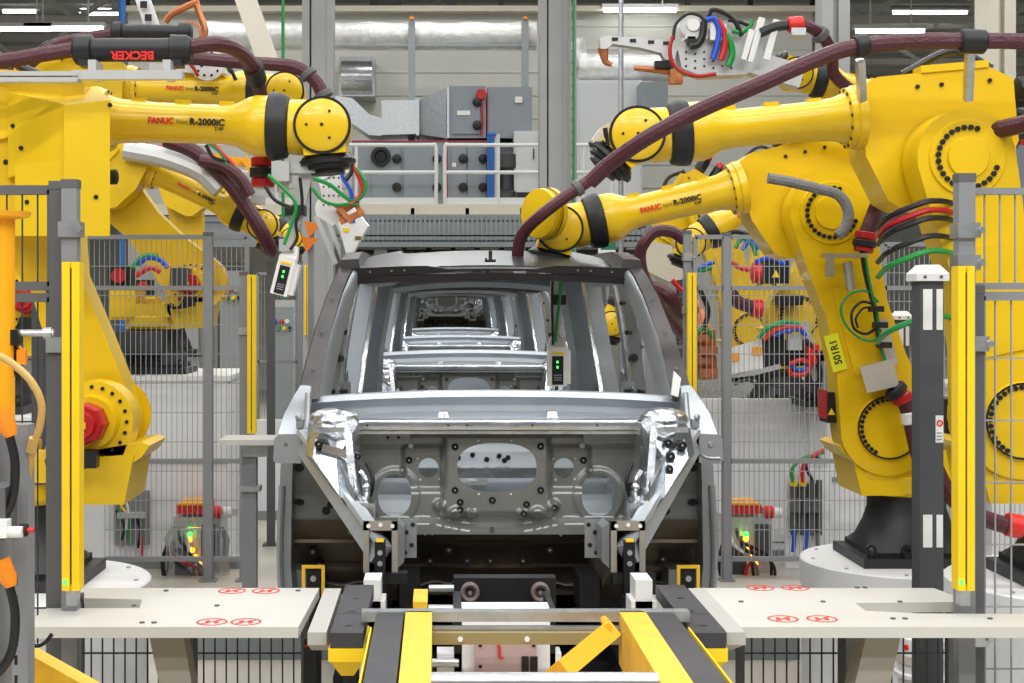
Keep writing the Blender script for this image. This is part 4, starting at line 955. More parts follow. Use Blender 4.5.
# ================================================================ ROBOTS
LU, LF, LW = 1.075, 1.28, .225
ROBOTS = {}
def robot(key, label, face, D, j2, a2, el, a5, off=.312, lettering=True, tool=None, yaw=0., full=True):
    """j2: picture point of the shoulder axis; a2: lean of the upper arm; el: forearm elevation; a5: flange turn"""
    p2 = W(j2[0], j2[1], D)
    zb = p2.z-.67
    t = thing('industrial_robot', label, 'robot', (p2.x-face*off, D, zb), 0 if face > 0 else PI, 'yellow industrial robots')
    cam = -1 if face > 0 else 1          # local y that faces the aisle
    J2 = Vector((off, 0, .67))
    u = Vector((math.sin(rad(a2)), 0, math.cos(rad(a2)))); J3 = J2+u*LU
    d = Vector((math.cos(rad(el)), 0, math.sin(rad(el)))); n = Vector((-math.sin(rad(el)), 0, math.cos(rad(el))))
    A0 = J3+n*LW; J5 = A0+d*LF
    yv = Vector((0, 1, 0))
    fy = -.06                             # forearm lies a little to the cheek side
    # base casting
    m = MB()
    m.box(-.29, .29, -.27, .27, 0, .045, .006); m.box(-.24, .24, -.23, .23, .045, .075, .01)
    sq = lambda h, z, k=24: [(h*max(-1, min(1, 1.35*math.cos(2*PI*i/k))), h*max(-1, min(1, 1.35*math.sin(2*PI*i/k))), z) for i in range(k)]
    ci = lambda r, z, k=24: [(r*math.cos(2*PI*i/k), r*math.sin(2*PI*i/k), z) for i in range(k)]
    m.loft([sq(.245, .07), ci(.25, .12), ci(.21, .20), ci(.19, .26), ci(.19, .33)])
    b = m.build('base', BASE, t)
    for (x, y) in ((-.25, cam*.24), (.25, cam*.24), (.08, cam*.25)):
        m = MB(); m.ring((x, y, .085), (1, 0, 0) if x < 0 else (0, 1, 0), .014, .027, .014, 14); m.cyl((x, y, .04), (x, y, .065), .02, seg=10); m.build('lifting_eye', BLKM, b)
    # turret with shoulder cheek
    m = MB(); m.lathe((0, 0, .33), (0, 0, 1), [(0, .20), (.02, .215), (.09, .215), (.10, .20)], 28)
    m.box(-.28, off+.10, -.19, .19, .42, .52, .02); m.box(-.30, -.1, -.17, .17, .40, .62, .03)
    m.prism(stadium((off-.04, .53), .15, (off, .67), .165), .035, .19, (0, 0, 0), (1, 0, 0), (0, 0, 1), .012)
    m.hull8([(off-.12, -.20, .34), (off+.13, -.20, .34), (off+.13, .20, .34), (off-.12, .20, .34)], [(off-.16, -.20, .52), (off+.17, -.20, .54), (off+.17, .17, .54), (off-.16, .17, .52)], .01)
    m.box(-.16, .02, .17, .24, .36, .56, .01)
    m.prism([(off+.03, .56), (off+.20, .59), (off+.23, .575), (off+.20, .53), (off+.11, .47), (off+.02, .44)], -.16, .19, (0, 0, 0), (1, 0, 0), (0, 0, 1), .008)
    m.mi = 1
    if full: m.bolts(J2+Vector((0, -.19, 0)), (0, -1, 0), .14, 20, .008, .008)
    for i in range(3): m.cyl((-.05, .24, .40+i*.05), (-.05, .247, .40+i*.05), .008, seg=8)
    m.build('turret', [YEL, BLKM], t)
    # shoulder motor on cheek side
    m = MB(); m.lathe(J2+Vector((0, -.19, 0)), (0, -1, 0), [(0, .112), (.05, .105)], 20); m.build('motor_flange', YEL, t)
    m = MB(); m.lathe(J2+Vector((0, -.24, 0)), (0, -1, 0), [(0, .082), (.09, .082), (.10, .075)], 8); mo = m.build('shoulder_motor', RED if face > 0 else BLKM, t)
    m = MB(); m.box(J2.x-.04, J2.x+.04, -.36, -.34, J2.z-.035, J2.z+.035, .01); m.lathe(J2+Vector((0, -.34, 0)), (0, -1, 0), [(0, .055), (.03, .05)], 16); m.build('motor_cap', RED, mo)
    m = MB(); m.box(J2.x-.02, J2.x+.02, -.385, -.36, J2.z-.012, J2.z+.012, .004); m.build('yellow_label', SYEL, mo)
    m = MB()
    for q in range(3): m.tube([J2+Vector((-.02+q*.02, -.30, -.10)), J2+Vector((-.05+q*.03, -.30, -.16)), J2+Vector((-.10-q*.01, -.27, -.18)), J2+Vector((-.14, -.22, -.15))], .011, 6)
    m.box(J2.x-.03, J2.x+.05, -.33, -.27, J2.z-.17, J2.z-.10, .006); m.build('motor_cables', BLKC, t)
    # J1 motor
    m = MB(); m.box(-.32, -.16, -.10, .10, .62, .80, .012); m.build('rotation_motor', BLKM, t)
    m = MB(); m.cyl((-.24, cam*.10, .73), (-.24, cam*.135, .73), .055, seg=16); m.build('motor_cap', RED, t)
    # upper arm
    p2_, p3_ = (J2.x, J2.z), (J3.x, J3.z)
    m = MB()
    ux, uz = u.x, u.z; r2 = .13 if key == 'A' else .235
    def waist(hw): 
        st_ = stadium((0, 0), r2, (LU, 0), .198, 16); k_ = len(st_)//2
        lo = [(.30*LU, -hw*1.05), (.55*LU, -hw*.92), (.80*LU, -.182)]
        pts_ = st_[:k_]+lo+st_[k_:]+[(x_, -y_) for (x_, y_) in lo[::-1]]
        return [(J2.x+ux*a_+uz*b_, J2.z+uz*a_-ux*b_) for (a_, b_) in pts_]
    m.prism(waist(.165 if r2 > .2 else .115), -.20, -.015, (0, 0, 0), (1, 0, 0), (0, 0, 1), .016, 3)
    # raised boss at both joints
    m.lathe(J2+Vector((0, .20, 0)), (0, 1, 0), [(0, .16), (.012, .155)], 32); m.lathe(J3+Vector((0, .20, 0)), (0, 1, 0), [(0, .155), (.012, .15)], 32)
    pr = (J2*.62+J3*.38)
    w_ = u.cross(yv).normalized()
    m.beam(J2+u*.28+Vector((0, .205, 0)), J2+u*.72+Vector((0, .205, 0)), .19, .012, up=(0, 1, 0), bev=.004)
    m.mi = 1
    m.bolts(J2+Vector((0, .212, 0)), (0, 1, 0), .135, 26, .0105, .008, a0=-60, a1=210); m.bolts(J3+Vector((0, .212, 0)), (0, 1, 0), .12, 22, .0115, .01, a0=-160, a1=120)
    m.ring(J2+Vector((0, .209, 0)), (0, 1, 0), .146, .154, .006, 32)
    m.bolts(J3+Vector((0, .015, 0)), (0, -1, 0), .15, 14, .009, .008)
    ua = m.build('upper_arm', [YEL, BLKM], t)
    m = MB(); m.lathe(J3+Vector((0, .212, 0)), (0, 1, 0), [(0, .085), (.012, .08)], 24); m.build('joint_cap', YEL, ua)
    # black gap ring between arm and elbow
    m = MB(); m.lathe(J3+Vector((0, -.02, 0)), (0, 1, 0), [(0, .17), (.035, .17)], 28); m.build('elbow_seal', BLKM, t)
    # elbow housing
    def L(tt, nn, y=0): 
        q = A0+d*tt+n*nn; return (q.x, q.z)
    m = MB()
    hull = [L(-.30, -.16), L(-.20, -.30), L(-.05, -.42), L(.20, -.40), L(.26, -.36), L(.335, -.17), L(.34, .12), L(.26, .155), L(-.20, .16), L(-.30, .10)]
    m.prism(hull, .0, .235, (0, -.01, 0), (1, 0, 0), (0, 0, 1), .018, 3)
    m.lathe(J3+Vector((0, -.24, 0)), (0, 1, 0), [(0, .15), (.02, .17), (.2, .18)], 28)
    m.prism([L(-.28, -.13), L(-.1, -.15), L(.06, -.1), L(.10, .03), L(.02, .10), L(-.25, .10)], .0, .03, (0, -.238, 0), (1, 0, 0), (0, 0, 1), .01)
    m.beam(A0+d*-.20+n*.17+Vector((0, fy, 0)), A0+d*.08+n*.17+Vector((0, fy, 0)), .12, .03, up=n, bev=.008)
    m.mi = 1
    for k in range(5): q = A0+d*(-.26+.08*k)+n*.13; m.cyl(q+Vector((0, -.245, 0)), q+Vector((0, -.255, 0)), .009, seg=8)
    for k in range(4): q = A0+d*(-.2+.08*k)-n*.2; m.cyl(q+Vector((0, -.245, 0)), q+Vector((0, -.25, 0)), .011, seg=8)
    for k in range(4): q = A0+d*(-.2+.1*k)+n*.1; m.cyl(q+Vector((0, -.01, 0)), q+Vector((0, .0, 0)), .009, seg=8)
    m.build('elbow_housing', [YEL, BLKM], t)
    for k, (yy, nn) in enumerate(((-.16, .04), (-.05, .06), (-.11, -.10))):
        m = MB(); q = A0-d*.33+n*nn+Vector((0, yy, 0)); m.lathe(q, -d, [(0, .05), (.10, .05), (.105, .045)], 10); mo = m.build('wrist_motor', BLKM, t)
        m = MB(); m.lathe(q-d*.105, -d, [(0, .047), (.045, .045), (.05, .035)], 10); m.build('motor_cap', RED, mo)
    # forearm
    fo = A0+Vector((0, fy, 0))
    m = MB(); m.lathe(fo, d, [(.33, .135), (.365, .135), (.37, .128), (.395, .128), (.40, .105), (.45, .09), (.60, .082), (.86, .080), (.92, .088), (.97, .115), (1.0, .125), (1.05, .125)], 32)
    for tt in (.52, .70, .88): m.beam(fo+d*(tt-.03)+n*.085, fo+d*(tt+.03)+n*.085, .05, .018, up=n, bev=.004)
    m.mi = 1; m.bolts(fo+d*.395, d, .117, 14, .008, .006)
    fa = m.build('forearm', [YEL, BLKM], t)
    m = MB(); m.lathe(fo, d, [(1.05, .118), (1.055, .137), (1.075, .14), (1.10, .137), (1.13, .128), (1.14, .11)], 32); m.build('wrist_cuff', BLK, t)
    # wrist
    W5 = J5+Vector((0, fy, 0))
    m = MB(); m.loft([[fo+d*1.13+(n*math.cos(2*PI*i/16)+yv*math.sin(2*PI*i/16))*.112 for i in range(16)], [fo+d*1.20+(n*math.cos(2*PI*i/16)*1.05+yv*math.sin(2*PI*i/16)*.95)*.11 for i in range(16)], [fo+d*1.27+(n*math.cos(2*PI*i/16)*.9+yv*math.sin(2*PI*i/16)*.9)*.10 for i in range(16)]])
    m.lathe(W5+Vector((0, -.13, 0)), yv, [(0, .085), (.012, .105), (.05, .112), (.21, .112), (.248, .105), (.26, .085)], 32)
    m.box(0, 0.001, 0, .001, 0, .001) if False else None
    e = Matrix.Rotation(rad(a5), 3, 'Y') @ d          # flange direction
    ev = e.cross(yv).normalized()
    m.loft([[W5+ev*(s1*.085)+yv*(s2*.105)+e*h for (s1, s2) in ((-1, -1), (1, -1), (1, 1), (-1, 1))] for h in (0, .115)], bev=.012)
    m.mi = 1
    m.ring(W5+Vector((0, cam*.10, 0)), yv*cam, .106, .117, .012, 32)
    m.cyl(W5+Vector((0, cam*.13, 0)), W5+Vector((0, cam*.134, 0)), .007, seg=8)
    m.bolts(W5+Vector((0, cam*.13, 0)), yv*cam, .062, 3, .006, .004)
    m.build('wrist', [YEL, BLKM], t)
    m = MB(); m.lathe(W5+e*.115, e, [(0, .10), (.02, .118), (.035, .118), (.04, .095), (.055, .09), (.06, .07), (.075, .07)], 24); m.build('tool_flange', BLKM, t)
    # lettering on the aisle side of the forearm
    if lettering:
        xa = -d if face < 0 else d          # reading direction as seen from the aisle
        za = n; na = yv*cam
        if abs(xa.cross(za).dot(na)-1) > .1: na = xa.cross(za)
        def TM(tt, nn):
            M = Matrix((xa, za, na)).transposed().to_4x4(); M.translation = fo+d*tt+n*nn+yv*cam*.0865; return M
        st = .545 if face > 0 else .90
        s_ = 1 if face > 0 else -1
        text_mesh('maker_lettering', 'FANUC', .036, REDB, fa, TM(st+s_*.03, -.014), bold=.0014, sx=.86)
        text_mesh('robot_lettering', 'Robot', .026, GRYT, fa, TM(st+s_*.145, -.012), sx=.68)
        text_mesh('type_lettering', 'R-2000iC', .037, BLKM, fa, TM(st+s_*.198, -.014), bold=.0014, sx=.98)
        text_mesh('size_lettering', '210F', .018, BLKM, fa, TM(st+s_*.30, -.034), bold=.0006)
    # short cable loop over the elbow
    m = MB(); m.tube([A0-d*.25+n*.16+Vector((0, -.1, 0)), A0-d*.1+n*.25+Vector((0, -.12, 0)), A0+d*.12+n*.17+Vector((0, -.12, 0))], .018, 8); m.build('elbow_cable', BLKC, t)
    ROBOTS[key] = dict(root=t, J2=J2, J3=J3, A0=A0, J5=W5, d=d, n=n, e=e, cam=cam, D=D)
    return t
def wp(key, name): return RM(ROBOTS[key]['root']) @ ROBOTS[key][name]
robot('A', 'nearest left yellow robot with red round shoulder motor and big guard cover', 1, 5.9, (103, 418), -20, -2, 83, .34)
robot('B', 'second left yellow robot whose lettered forearm shows above the nearest one', 1, 8.6, (40, 300), 11, -2, 60)
robot('C', 'left yellow robot on white plinth with forearm slanting down behind fence', 1, 10.8, (195, 284), -42, -26, 45)
robot('R', 'right yellow robot with yellow code sticker reaching over the body roof', -1, 7.1, (876, 424), 15, -13, 62, .15)
robot('S', 'large yellow robot at right edge sweeping its forearm above the others', -1, 5.9, (1003, 417), 12, -5, 40, lettering=False)
robot('T', 'topmost right yellow robot carrying the silver welding gun', -1, 10.3, (968, 290), 2, 12, -20)
robot('U', 'right yellow robot on white plinth with small lettered forearm behind fence', -1, 10.8, (792, 316), -25, -29, 40)
robot('V', 'deeper right yellow robot with forearm bent steeply down beside the roof pillar', -1, 12.8, (745, 330), 18, -58, 30)
robot('X', 'deep right yellow robot whose wrist shows under the lettered robot arms', -1, 14.8, (762, 296), -2, -18, 50)
robot('Y', 'deep left yellow robot glimpsed between wire fence and roof pillar', 1, 15.5, (196, 292), -8, -32, 40)

def part(name, mats, key, angle=32):
    pass
# ---------------- pedestals and plinths
for (key, r, lb) in (('A', .53, 'round white pedestal under the nearest left robot'), ('R', .515, 'round white pedestal under the robot with code sticker'), ('S', .53, 'round white pedestal under the robot at right edge')):
    R0 = ROBOTS[key]['root']; zt = R0.location.z
    cx = R0.location.x
    t = thing('round_pedestal', lb, 'pedestal', (cx, R0.location.y, 0), 0, 'round white robot pedestals')
    m = MB(); m.lathe((0, 0, 0), (0, 0, 1), [(0, r*.98), (zt-.16, r*.98), (zt-.15, r*.99), (zt-.145, r*.975), (zt-.13, r), (zt-.008, r), (zt-.001, r-.008)], 56); m.build('drum', PLIN, t)
    m = MB()
    for i in range(10):
        a = 2*PI*i/10; m.cyl((r*.9*math.cos(a), r*.9*math.sin(a), zt-.001), (r*.9*math.cos(a), r*.9*math.sin(a), zt+.004), .01, seg=8)
    m.build('bolt', GALV, t)
def plinth(x0, x1, y0, y1, zt, label, seams=()):
    t = thing('robot_plinth', label, 'plinth', ((x0+x1)/2, y0, 0), 0, 'white robot plinths'); M = inv(t)
    m = MB(M); m.box(x0, x1, y0, y1, 0, zt-.04, .01); m.build('body', PLIN, t)
    m = MB(M); m.box(x0-.015, x1+.015, y0-.015, y1+.015, zt-.04, zt-.001, .008); m.build('top_plate', WHT, t)
    for s_ in seams:
        m = MB(M); m.box(x0, x1, y0-.012, y0-.002, s_-.015, s_+.015); m.build('side_rail', TRAY, t)
for (key, x0, x1, y0, y1, lb) in (('C', W(95, 0, 10.35).x, W(228, 0, 10.35).x, 10.35, 11.5, 'big white plinth at left under the robot with slanting forearm'), ('U', W(828, 0, 10.35).x, W(930, 0, 10.35).x, 10.35, 11.5, 'white plinth at right under the small lettered robot'),
        ('B', W(10, 0, 8.2).x, W(68, 0, 8.2).x, 8.15, 9.1, 'white plinth at left behind the fence bollard'), ('T', W(968, 0, 9.9).x, W(1075, 0, 9.9).x, 9.87, 10.8, 'white plinth at right edge behind the wire fence')):
    zt = ROBOTS[key]['root'].location.z; plinth(x0, x1, y0, y1, zt, lb, (zt*.55,))
for key, lb in (('V', 'narrow dark pedestal under the steeply bent right robot'), ('X', 'narrow dark pedestal under the deep right robot'), ('Y', 'narrow dark pedestal under the deep left robot')):
    R0 = ROBOTS[key]['root']; zt = R0.location.z; t = thing('steel_pedestal', lb, 'pedestal', (R0.location.x, R0.location.y, 0), 0, 'steel robot pedestals')
    m = MB(); m.box(-.3, .3, -.3, .3, .02, zt-.02, .01); m.build('column', PLIN, t); m = MB(); m.box(-.42, .42, -.42, .42, zt-.02, zt-.001); m.box(-.42, .42, -.42, .42, 0, .02); m.build('flange_plate', BLKM, t)
# white partitions behind the fence
for (a, b, D, py, lb) in ((702, 822, 10.9, 399, 'low white partition right of the body behind the fence'), (822, 1010, 11.7, 392, 'low white partition behind the right plinth'), (60, 246, 11.7, 384, 'low white partition behind the left plinth'), (228, 300, 12.5, 420, 'short grey partition left of the body shell')):
    t = thing('partition', lb, 'partition', (W((a+b)/2, 0, D).x, D, 0), 0, 'low partitions behind the fence'); M = inv(t); zt = W(0, py, D).z
    m = MB(M); m.box(W(a, 0, D).x, W(b, 0, D).x, D, D+.06, .08, zt, .008); m.build('panel', PLIN, t)
    m = MB(M); m.box(W(a, 0, D).x, W(b, 0, D).x, D-.02, D+.08, 0, .08); m.build('foot_rail', TRAY, t)

# ---------------- guard cover, dress packs, tools
def P(px, py, D): return W(px, py, D)
def hose(name, key, pts, r, mt=MAR, D=None, seg=10, parent=None):
    root = parent or ROBOTS[key]['root']; M = inv(ROBOTS[key]['root'])
    m = MB(M); m.tube([P(p[0], p[1], p[2] if len(p) > 2 else D) for p in pts], r, seg); return m.build(name, mt, root)
def clampring(name, key, p, q, r, mt):
    m = MB(inv(ROBOTS[key]['root'])); m.lathe(p, Vector(q)-Vector(p), [(0, r), (.006, r*1.12), ((Vector(q)-Vector(p)).length-.006, r*1.12), ((Vector(q)-Vector(p)).length, r)], 18); return m.build(name, mt, ROBOTS[key]['root'])
# guard cover of the nearest left robot
A = ROBOTS['A']['root']; M = inv(A); D = 5.5
m = MB(M)
q = lambda px, py, D: P(px, py, D)
m.hull8([q(64, 105, D), q(110, 100, D), q(110, 236, D), q(64, 236, D)], [q(64, 90, D+.28), q(98, 86, D+.28), q(107, 236, D+.28), q(64, 236, D+.28)], .006)
m.hull8([q(8, 92, D+.12), q(64, 104, D+.02), q(64, 160, D+.02), q(8, 178, D+.12)], [q(8, 90, D+.30), q(66, 88, D+.30), q(66, 160, D+.30), q(8, 178, D+.30)], .005)
m.hull8([q(15, 165, D+.06), q(64, 160, D+.02), q(64, 236, D+.02), q(15, 236, D+.06)], [q(15, 165, D+.3), q(64, 160, D+.3), q(64, 236, D+.3), q(15, 236, D+.3)], .005)
m.mi = 1
for (px, py, dd) in ((13, 126, .11), (21, 148, .09), (96, 197, -.001), (27, 202, .05), (110, 105, .0)): p = q(px, py, D+dd); m.lathe(p+Vector((0, .004, 0)), (0, -1, 0), [(0, .009), (.008, .009)], 10)
m.build('guard_cover', [YELD, BLKM], A)
m = MB(M); m.lathe(q(104, 177, 5.62), (1, 0, 0), [(0, .03), (.05, .03), (.055, .02)], 14); m.build('cover_knob', BLKM, A)
# hose holder above it with its lettering
Dh = 5.55
m = MB(M); a, b = q(74, 50, Dh), q(192, 50, Dh); L_ = (b-a).length
m.lathe(a, b-a, [(0, .045), (.01, .058), (.07, .06), (.075, .046), (L_-.085, .046), (L_-.08, .06), (L_-.02, .058), (L_, .045)], 24)
for px in (86, 178): p = q(px, 62, Dh); m.box(p.x-.02, p.x+.02, p.y-.04, p.y+.04, p.z-.02, p.z+.02, .005)
hh = m.build('hose_holder', BLK, A)
p = q(154, 51.5, Dh-.0485)
T_ = M @ (Matrix.Translation(p) @ Matrix.Rotation(PI/2, 4, 'X') @ Matrix.Rotation(PI, 4, 'Z'))
text_mesh('holder_lettering', 'BECKER', .044, REDB, hh, T_, bold=.0018, sx=1.05)
hose('dress_hose', 'A', [(-40, 66), (10, 60), (45, 54), (78, 49)], .031, D=Dh)
hose('dress_hose', 'A', [(188, 47, 5.55), (215, 44, 5.58), (237, 50, 5.7), (252, 66, 5.9), (260, 92, 6.06), (263, 125, 6.1), (263, 158, 6.0)], .031)
clampring('hose_clamp', 'A', P(253, 67, 5.91), P(257, 80, 6.01), .038, BLK)
clampring('hose_clamp', 'A', P(263, 157, 6.0), P(263, 167, 6.0), .045, RED); clampring('hose_clamp', 'A', P(263, 167, 6.0), P(263, 178, 6.0), .05, BLK); clampring('hose_clamp', 'A', P(263, 178, 6.0), P(263, 187, 6.0), .044, RED)
m = MB(M); Q_ = 5.42
m.box(P(72, 0, Q_).x, P(182, 0, Q_).x, Q_, Q_+.04, P(0, 79, Q_).z, P(0, 70, Q_).z, .003); m.box(P(-40, 0, Q_).x, P(78, 0, Q_).x, Q_-.01, Q_+.05, P(0, 82, Q_).z, P(0, 77.5, Q_).z, .003); m.box(P(-40, 0, Q_).x, P(78, 0, Q_).x, Q_-.01, Q_+.05, P(0, 76, Q_).z, P(0, 71.5, Q_).z, .003)
for px in (90, 165): p = P(px, 74, Q_); m.box(p.x-.015, p.x+.015, Q_+.03, 5.56, p.z-.01, p.z+.06)
m.build('support_bar', ALU, A)
# sensing tool on the nearest left robot
def sensing_tool(key, top, mid, bot, D, tilt, boxc, bs):
    root = ROBOTS[key]['root']; M = inv(root)
    m = MB(M); a, b = P(*top, D), P(*mid, D)
    m.beam(a, b, .052, .05, up=(0, 1, 0), bev=.004); m.box(a.x-.07, a.x+.07, D-.06, D+.06, a.z-.01, a.z+.03, .006)
    c = P(*bot, D); m.beam(b, c, .034, .03, up=(0, 1, 0), bev=.004); m.box(c.x-.03, c.x+.03, D-.03, D+.03, c.z-.03, c.z+.02, .004)
    arm = m.build('tool_arm', ALU, root)
    R_ = Matrix.Translation(P(*boxc, D)) @ Matrix.Rotation(rad(tilt), 4, 'Y')
    w_, h_ = bs
    m = MB(M @ R_); m.box(-w_/2, w_/2, -.04, .06, -h_/2, h_/2, .006); m.hull8([(-w_/2, -.02, h_/2), (w_/2, -.02, h_/2), (w_/2, .06, h_/2), (-w_/2, .06, h_/2)], [(-w_*.3, .0, h_/2+.05), (w_*.4, .0, h_/2+.05), (w_*.4, .05, h_/2+.05), (-w_*.3, .05, h_/2+.05)], .004); m.box(w_/2, w_/2+.02, -.02, .06, -h_/2+.01, h_/2-.02, .004); m.build('sensor_box', WHTC, arm)
    m = MB(M @ R_); m.box(-w_*.30, w_*.30, -.044, -.04, -h_*.46, h_*.26, .001); m.mi = 1
    for z in (h_*.11, h_*-.02): m.box(-w_*.06, w_*.04, -.046, -.044, z-.005, z+.005)
    m.mi = 2
    for i in range(3): m.box(-w_*.2, w_*.2, -.0445, -.044, -h_*(.24+.06*i), -h_*(.21+.06*i))
    m.mi = 3; m.box(-w_*.33, w_*.33, -.043, -.04, h_*.30, h_*.36)
    m.build('indicator_panel', [BLKM, LED, GREYP, SYEL], arm)
    return arm
ta = sensing_tool('A', (307, 172), (294, 226), (287, 244), 5.85, 14, (284, 276), (.07, .16))
hose('green_cable', 'A', [(268, 175), (285, 190), (296, 205), (291, 225), (284, 245)], .008, GRN, 5.72, 6, ta); hose('black_cable', 'A', [(300, 178), (302, 205), (296, 222), (297, 238), (290, 250)], .007, BLKC, 5.72, 6, ta)
hose('black_cable', 'A', [(265, 186), (275, 200), (292, 208)], .008, BLKC, 5.7, 6, ta)
m = MB(M); p = P(296, 211, 5.85); m.box(p.x-.04, p.x+.04, 5.79, 5.9, p.z-.02, p.z+.02, .006); m.build('cable_band', BLK, ta)
m = MB(M); p = P(283, 170, 5.8); m.box(p.x-.04, p.x+.03, 5.74, 5.86, p.z-.05, p.z+.03, .006); m.cyl(p+Vector((0, 0, -.05)), p+Vector((0, 0, -.09)), .025, seg=12); m.build('valve_block', ALU, ta)
# loose supply lines of the second left robot with its gun
B = ROBOTS['B']['root']; M = inv(B); Db = 7.0
Dg = 8.3
m = MB(M); 
m.prism([(P(x, 0, Dg).x, P(0, y, Dg).z) for (x, y) in ((318, 178), (340, 170), (345, 215), (333, 226), (316, 215), (322, 196))], 0, .02, (0, Dg, 0), (1, 0, 0), (0, 0, 1), .004)
m.lathe(P(328, 208, Dg), (0, -1, 0), [(0, .075), (.012, .075)], 20)
m.beam(P(300, 120, Dg), P(328, 178, Dg), .08, .06, up=(0, 1, 0))
m.mi = 1
for i in range(16): m.cyl(P(324+(i % 4)*5, 178+(i//4)*9, Dg)+Vector((0, -.02, 0)), P(324+(i % 4)*5, 178+(i//4)*9, Dg)+Vector((0, -.024, 0)), .006, seg=6)
gun = m.build('welding_gun', [WHT, BLKM], B)
m = MB(M)
for q_, (a, b, w_) in enumerate((((338, 214), (358, 200), .04), ((340, 222), (364, 212), .035), ((352, 196), (362, 216), .03), ((336, 205), (352, 222), .03))): m.beam(P(*a, Dg-.05-.013*q_), P(*b, Dg-.05-.013*q_), w_, .05, up=(0, 1, 0), bev=.006)
m.build('copper_shank', COP, gun)
for (mt, pts, r) in ((BLU, [(336, 150), (342, 175), (350, 190), (352, 200)], .012), (REDC, [(344, 150), (355, 170), (362, 188), (356, 200), (350, 204)], .012), (GRN, [(312, 178), (330, 185), (350, 200), (362, 196), (365, 182), (356, 168)], .012), (BLKC, [(338, 148), (350, 156), (352, 170), (346, 180)], .014), (GRN, [(312, 188), (322, 200), (336, 205), (350, 204), (358, 205)], .01)):
    hose('supply_cable', 'B', pts, r, mt, Dg-.12, 6, gun)
hose('dress_hose', 'B', [(20, 75), (34, 60), (60, 44), (100, 36), (130, 33)], .036, D=8.2); hose('dress_hose', 'B', [(190, 58), (250, 63), (290, 66), (308, 74), (319, 86), (325, 104)], .04, D=8.2)
clampring('hose_clamp', 'B', P(306, 72, 8.2), P(310, 77, 8.2), .05, GREYD); clampring('hose_clamp', 'B', P(322, 92, 8.2), P(325, 98, 8.2), .05, GREYD)
m = MB(M); a, b = P(112, 32, 8.2), P(192, 33, 8.2); L_ = (b-a).length; m.lathe(a, b-a, [(0, .04), (.01, .06), (.06, .06), (.065, .045), (L_-.075, .045), (L_-.07, .06), (L_-.01, .06), (L_, .04)], 20); m.build('hose_holder', BLK, B)
# cables and gun frame behind the nearest left forearm
m = MB(M); Dq = 8.4
m.beam(P(139, -12, Dq), P(157, 40, Dq), .085, .03, up=(0, 1, 0), bev=.004)
m.mi = 2
for q_ in (.35, .6, .85): p = P(139+18*q_, -12+52*q_, Dq); m.box(p.x-.02, p.x+.02, Dq-.05, Dq-.042, p.z-.02, p.z+.02)
m.mi = 1; m.tube([P(195, 0, Dq), P(200, 15, Dq), P(205, 30, Dq), P(202, 40, Dq)], .02, 8); m.tube([P(165, 22, Dq), P(172, 14, Dq), P(190, 5, Dq), P(198, 2, Dq)], .022, 8); m.ring(P(189, 33, Dq), (0, 1, 0), .06, .075, .03, 20)
m.build('electrode_arm', [WHT, COP, BLKM], B)
for (mt, pts) in ((GRN, [(186, 62), (196, 55), (210, 55), (224, 62), (230, 72)]), (REDC, [(182, 56), (192, 66), (198, 76)]), (GRN, [(205, 140), (220, 152), (228, 165)]), (REDC, [(212, 142), (224, 155), (234, 165)]), (BLKC, [(206, 145), (214, 158), (230, 162)]), (BLKC, [(200, 66), (214, 58), (228, 66), (236, 80)])):
    hose('supply_cable', 'B', pts, .012, mt, 8.3, 6)
m = MB(M)
m.lathe(P(208, 64, 8.45), (0, -1, 0), [(0, .10), (.02, .10)], 24); m.mi = 1; m.bolts(P(208, 64, 8.43), (0, -1, 0), .07, 10, .008, .006)
m.mi = 0; m.beam(P(150, 68, 8.5), P(228, 70, 8.5), .05, .05, bev=.006); m.build('gun_disc', [WHT, BLKM], B)
# black hose bundle sweeping over the slanting left robot
hose('dress_hose', 'C', [(165, 140), (195, 152), (225, 178), (245, 205), (262, 232), (270, 250, 10.5), (266, 246, 10.7), (262, 236, 10.75)], .055, MAR, 10.4); hose('grey_conduit', 'C', [(125, 150), (165, 158), (200, 172), (220, 190)], .075, ALU, 10.5)
hose('dress_hose', 'C', [(200, 160), (222, 165), (240, 178), (250, 195)], .045, MAR, 10.3)
M = inv(ROBOTS['C']['root']); m = MB(M)
for (x, y, w_, h_) in ((220, 168, 14, 8), (236, 176, 12, 8), (248, 190, 12, 10), (228, 184, 10, 6), (258, 200, 12, 8)): p = P(x, y, 10.6); m.box(p.x-w_/264, p.x+w_/264, 10.55, 10.7, p.z-h_/264, p.z+h_/264, .006)
m.build('gun_body', ALU, ROBOTS['C']['root'])
m = MB(M); m.beam(P(213, 158, 10.5), P(252, 164, 10.5), .07, .06, bev=.01); m.beam(P(244, 158, 10.45), P(262, 186, 10.45), .05, .06, up=(0, 1, 0), bev=.01); m.build('gun_frame', ORP, ROBOTS['C']['root'])
for (mt, pts) in ((BLU, [(138, 264), (148, 258), (160, 260), (168, 268)]), (GRN, [(132, 268), (144, 256), (158, 256)]), (REDC, [(136, 276), (150, 268), (160, 272)])): hose('shoulder_cable', 'C', pts, .02, mt, 10.35, 6)
m = MB(M); p = P(185, 275, 10.4); m.box(p.x-.10, p.x+.02, 10.35, 10.6, p.z-.09, p.z+.05, .008); m.build('connector_box', DARKM, ROBOTS['C']['root'])
m = MB(M); p = P(135, 340, 10.4); m.box(p.x-.14, p.x+.18, 10.36, 10.7, p.z-.09, p.z+.06, .01); m.build('connector_box', DARKM, ROBOTS['C']['root'])

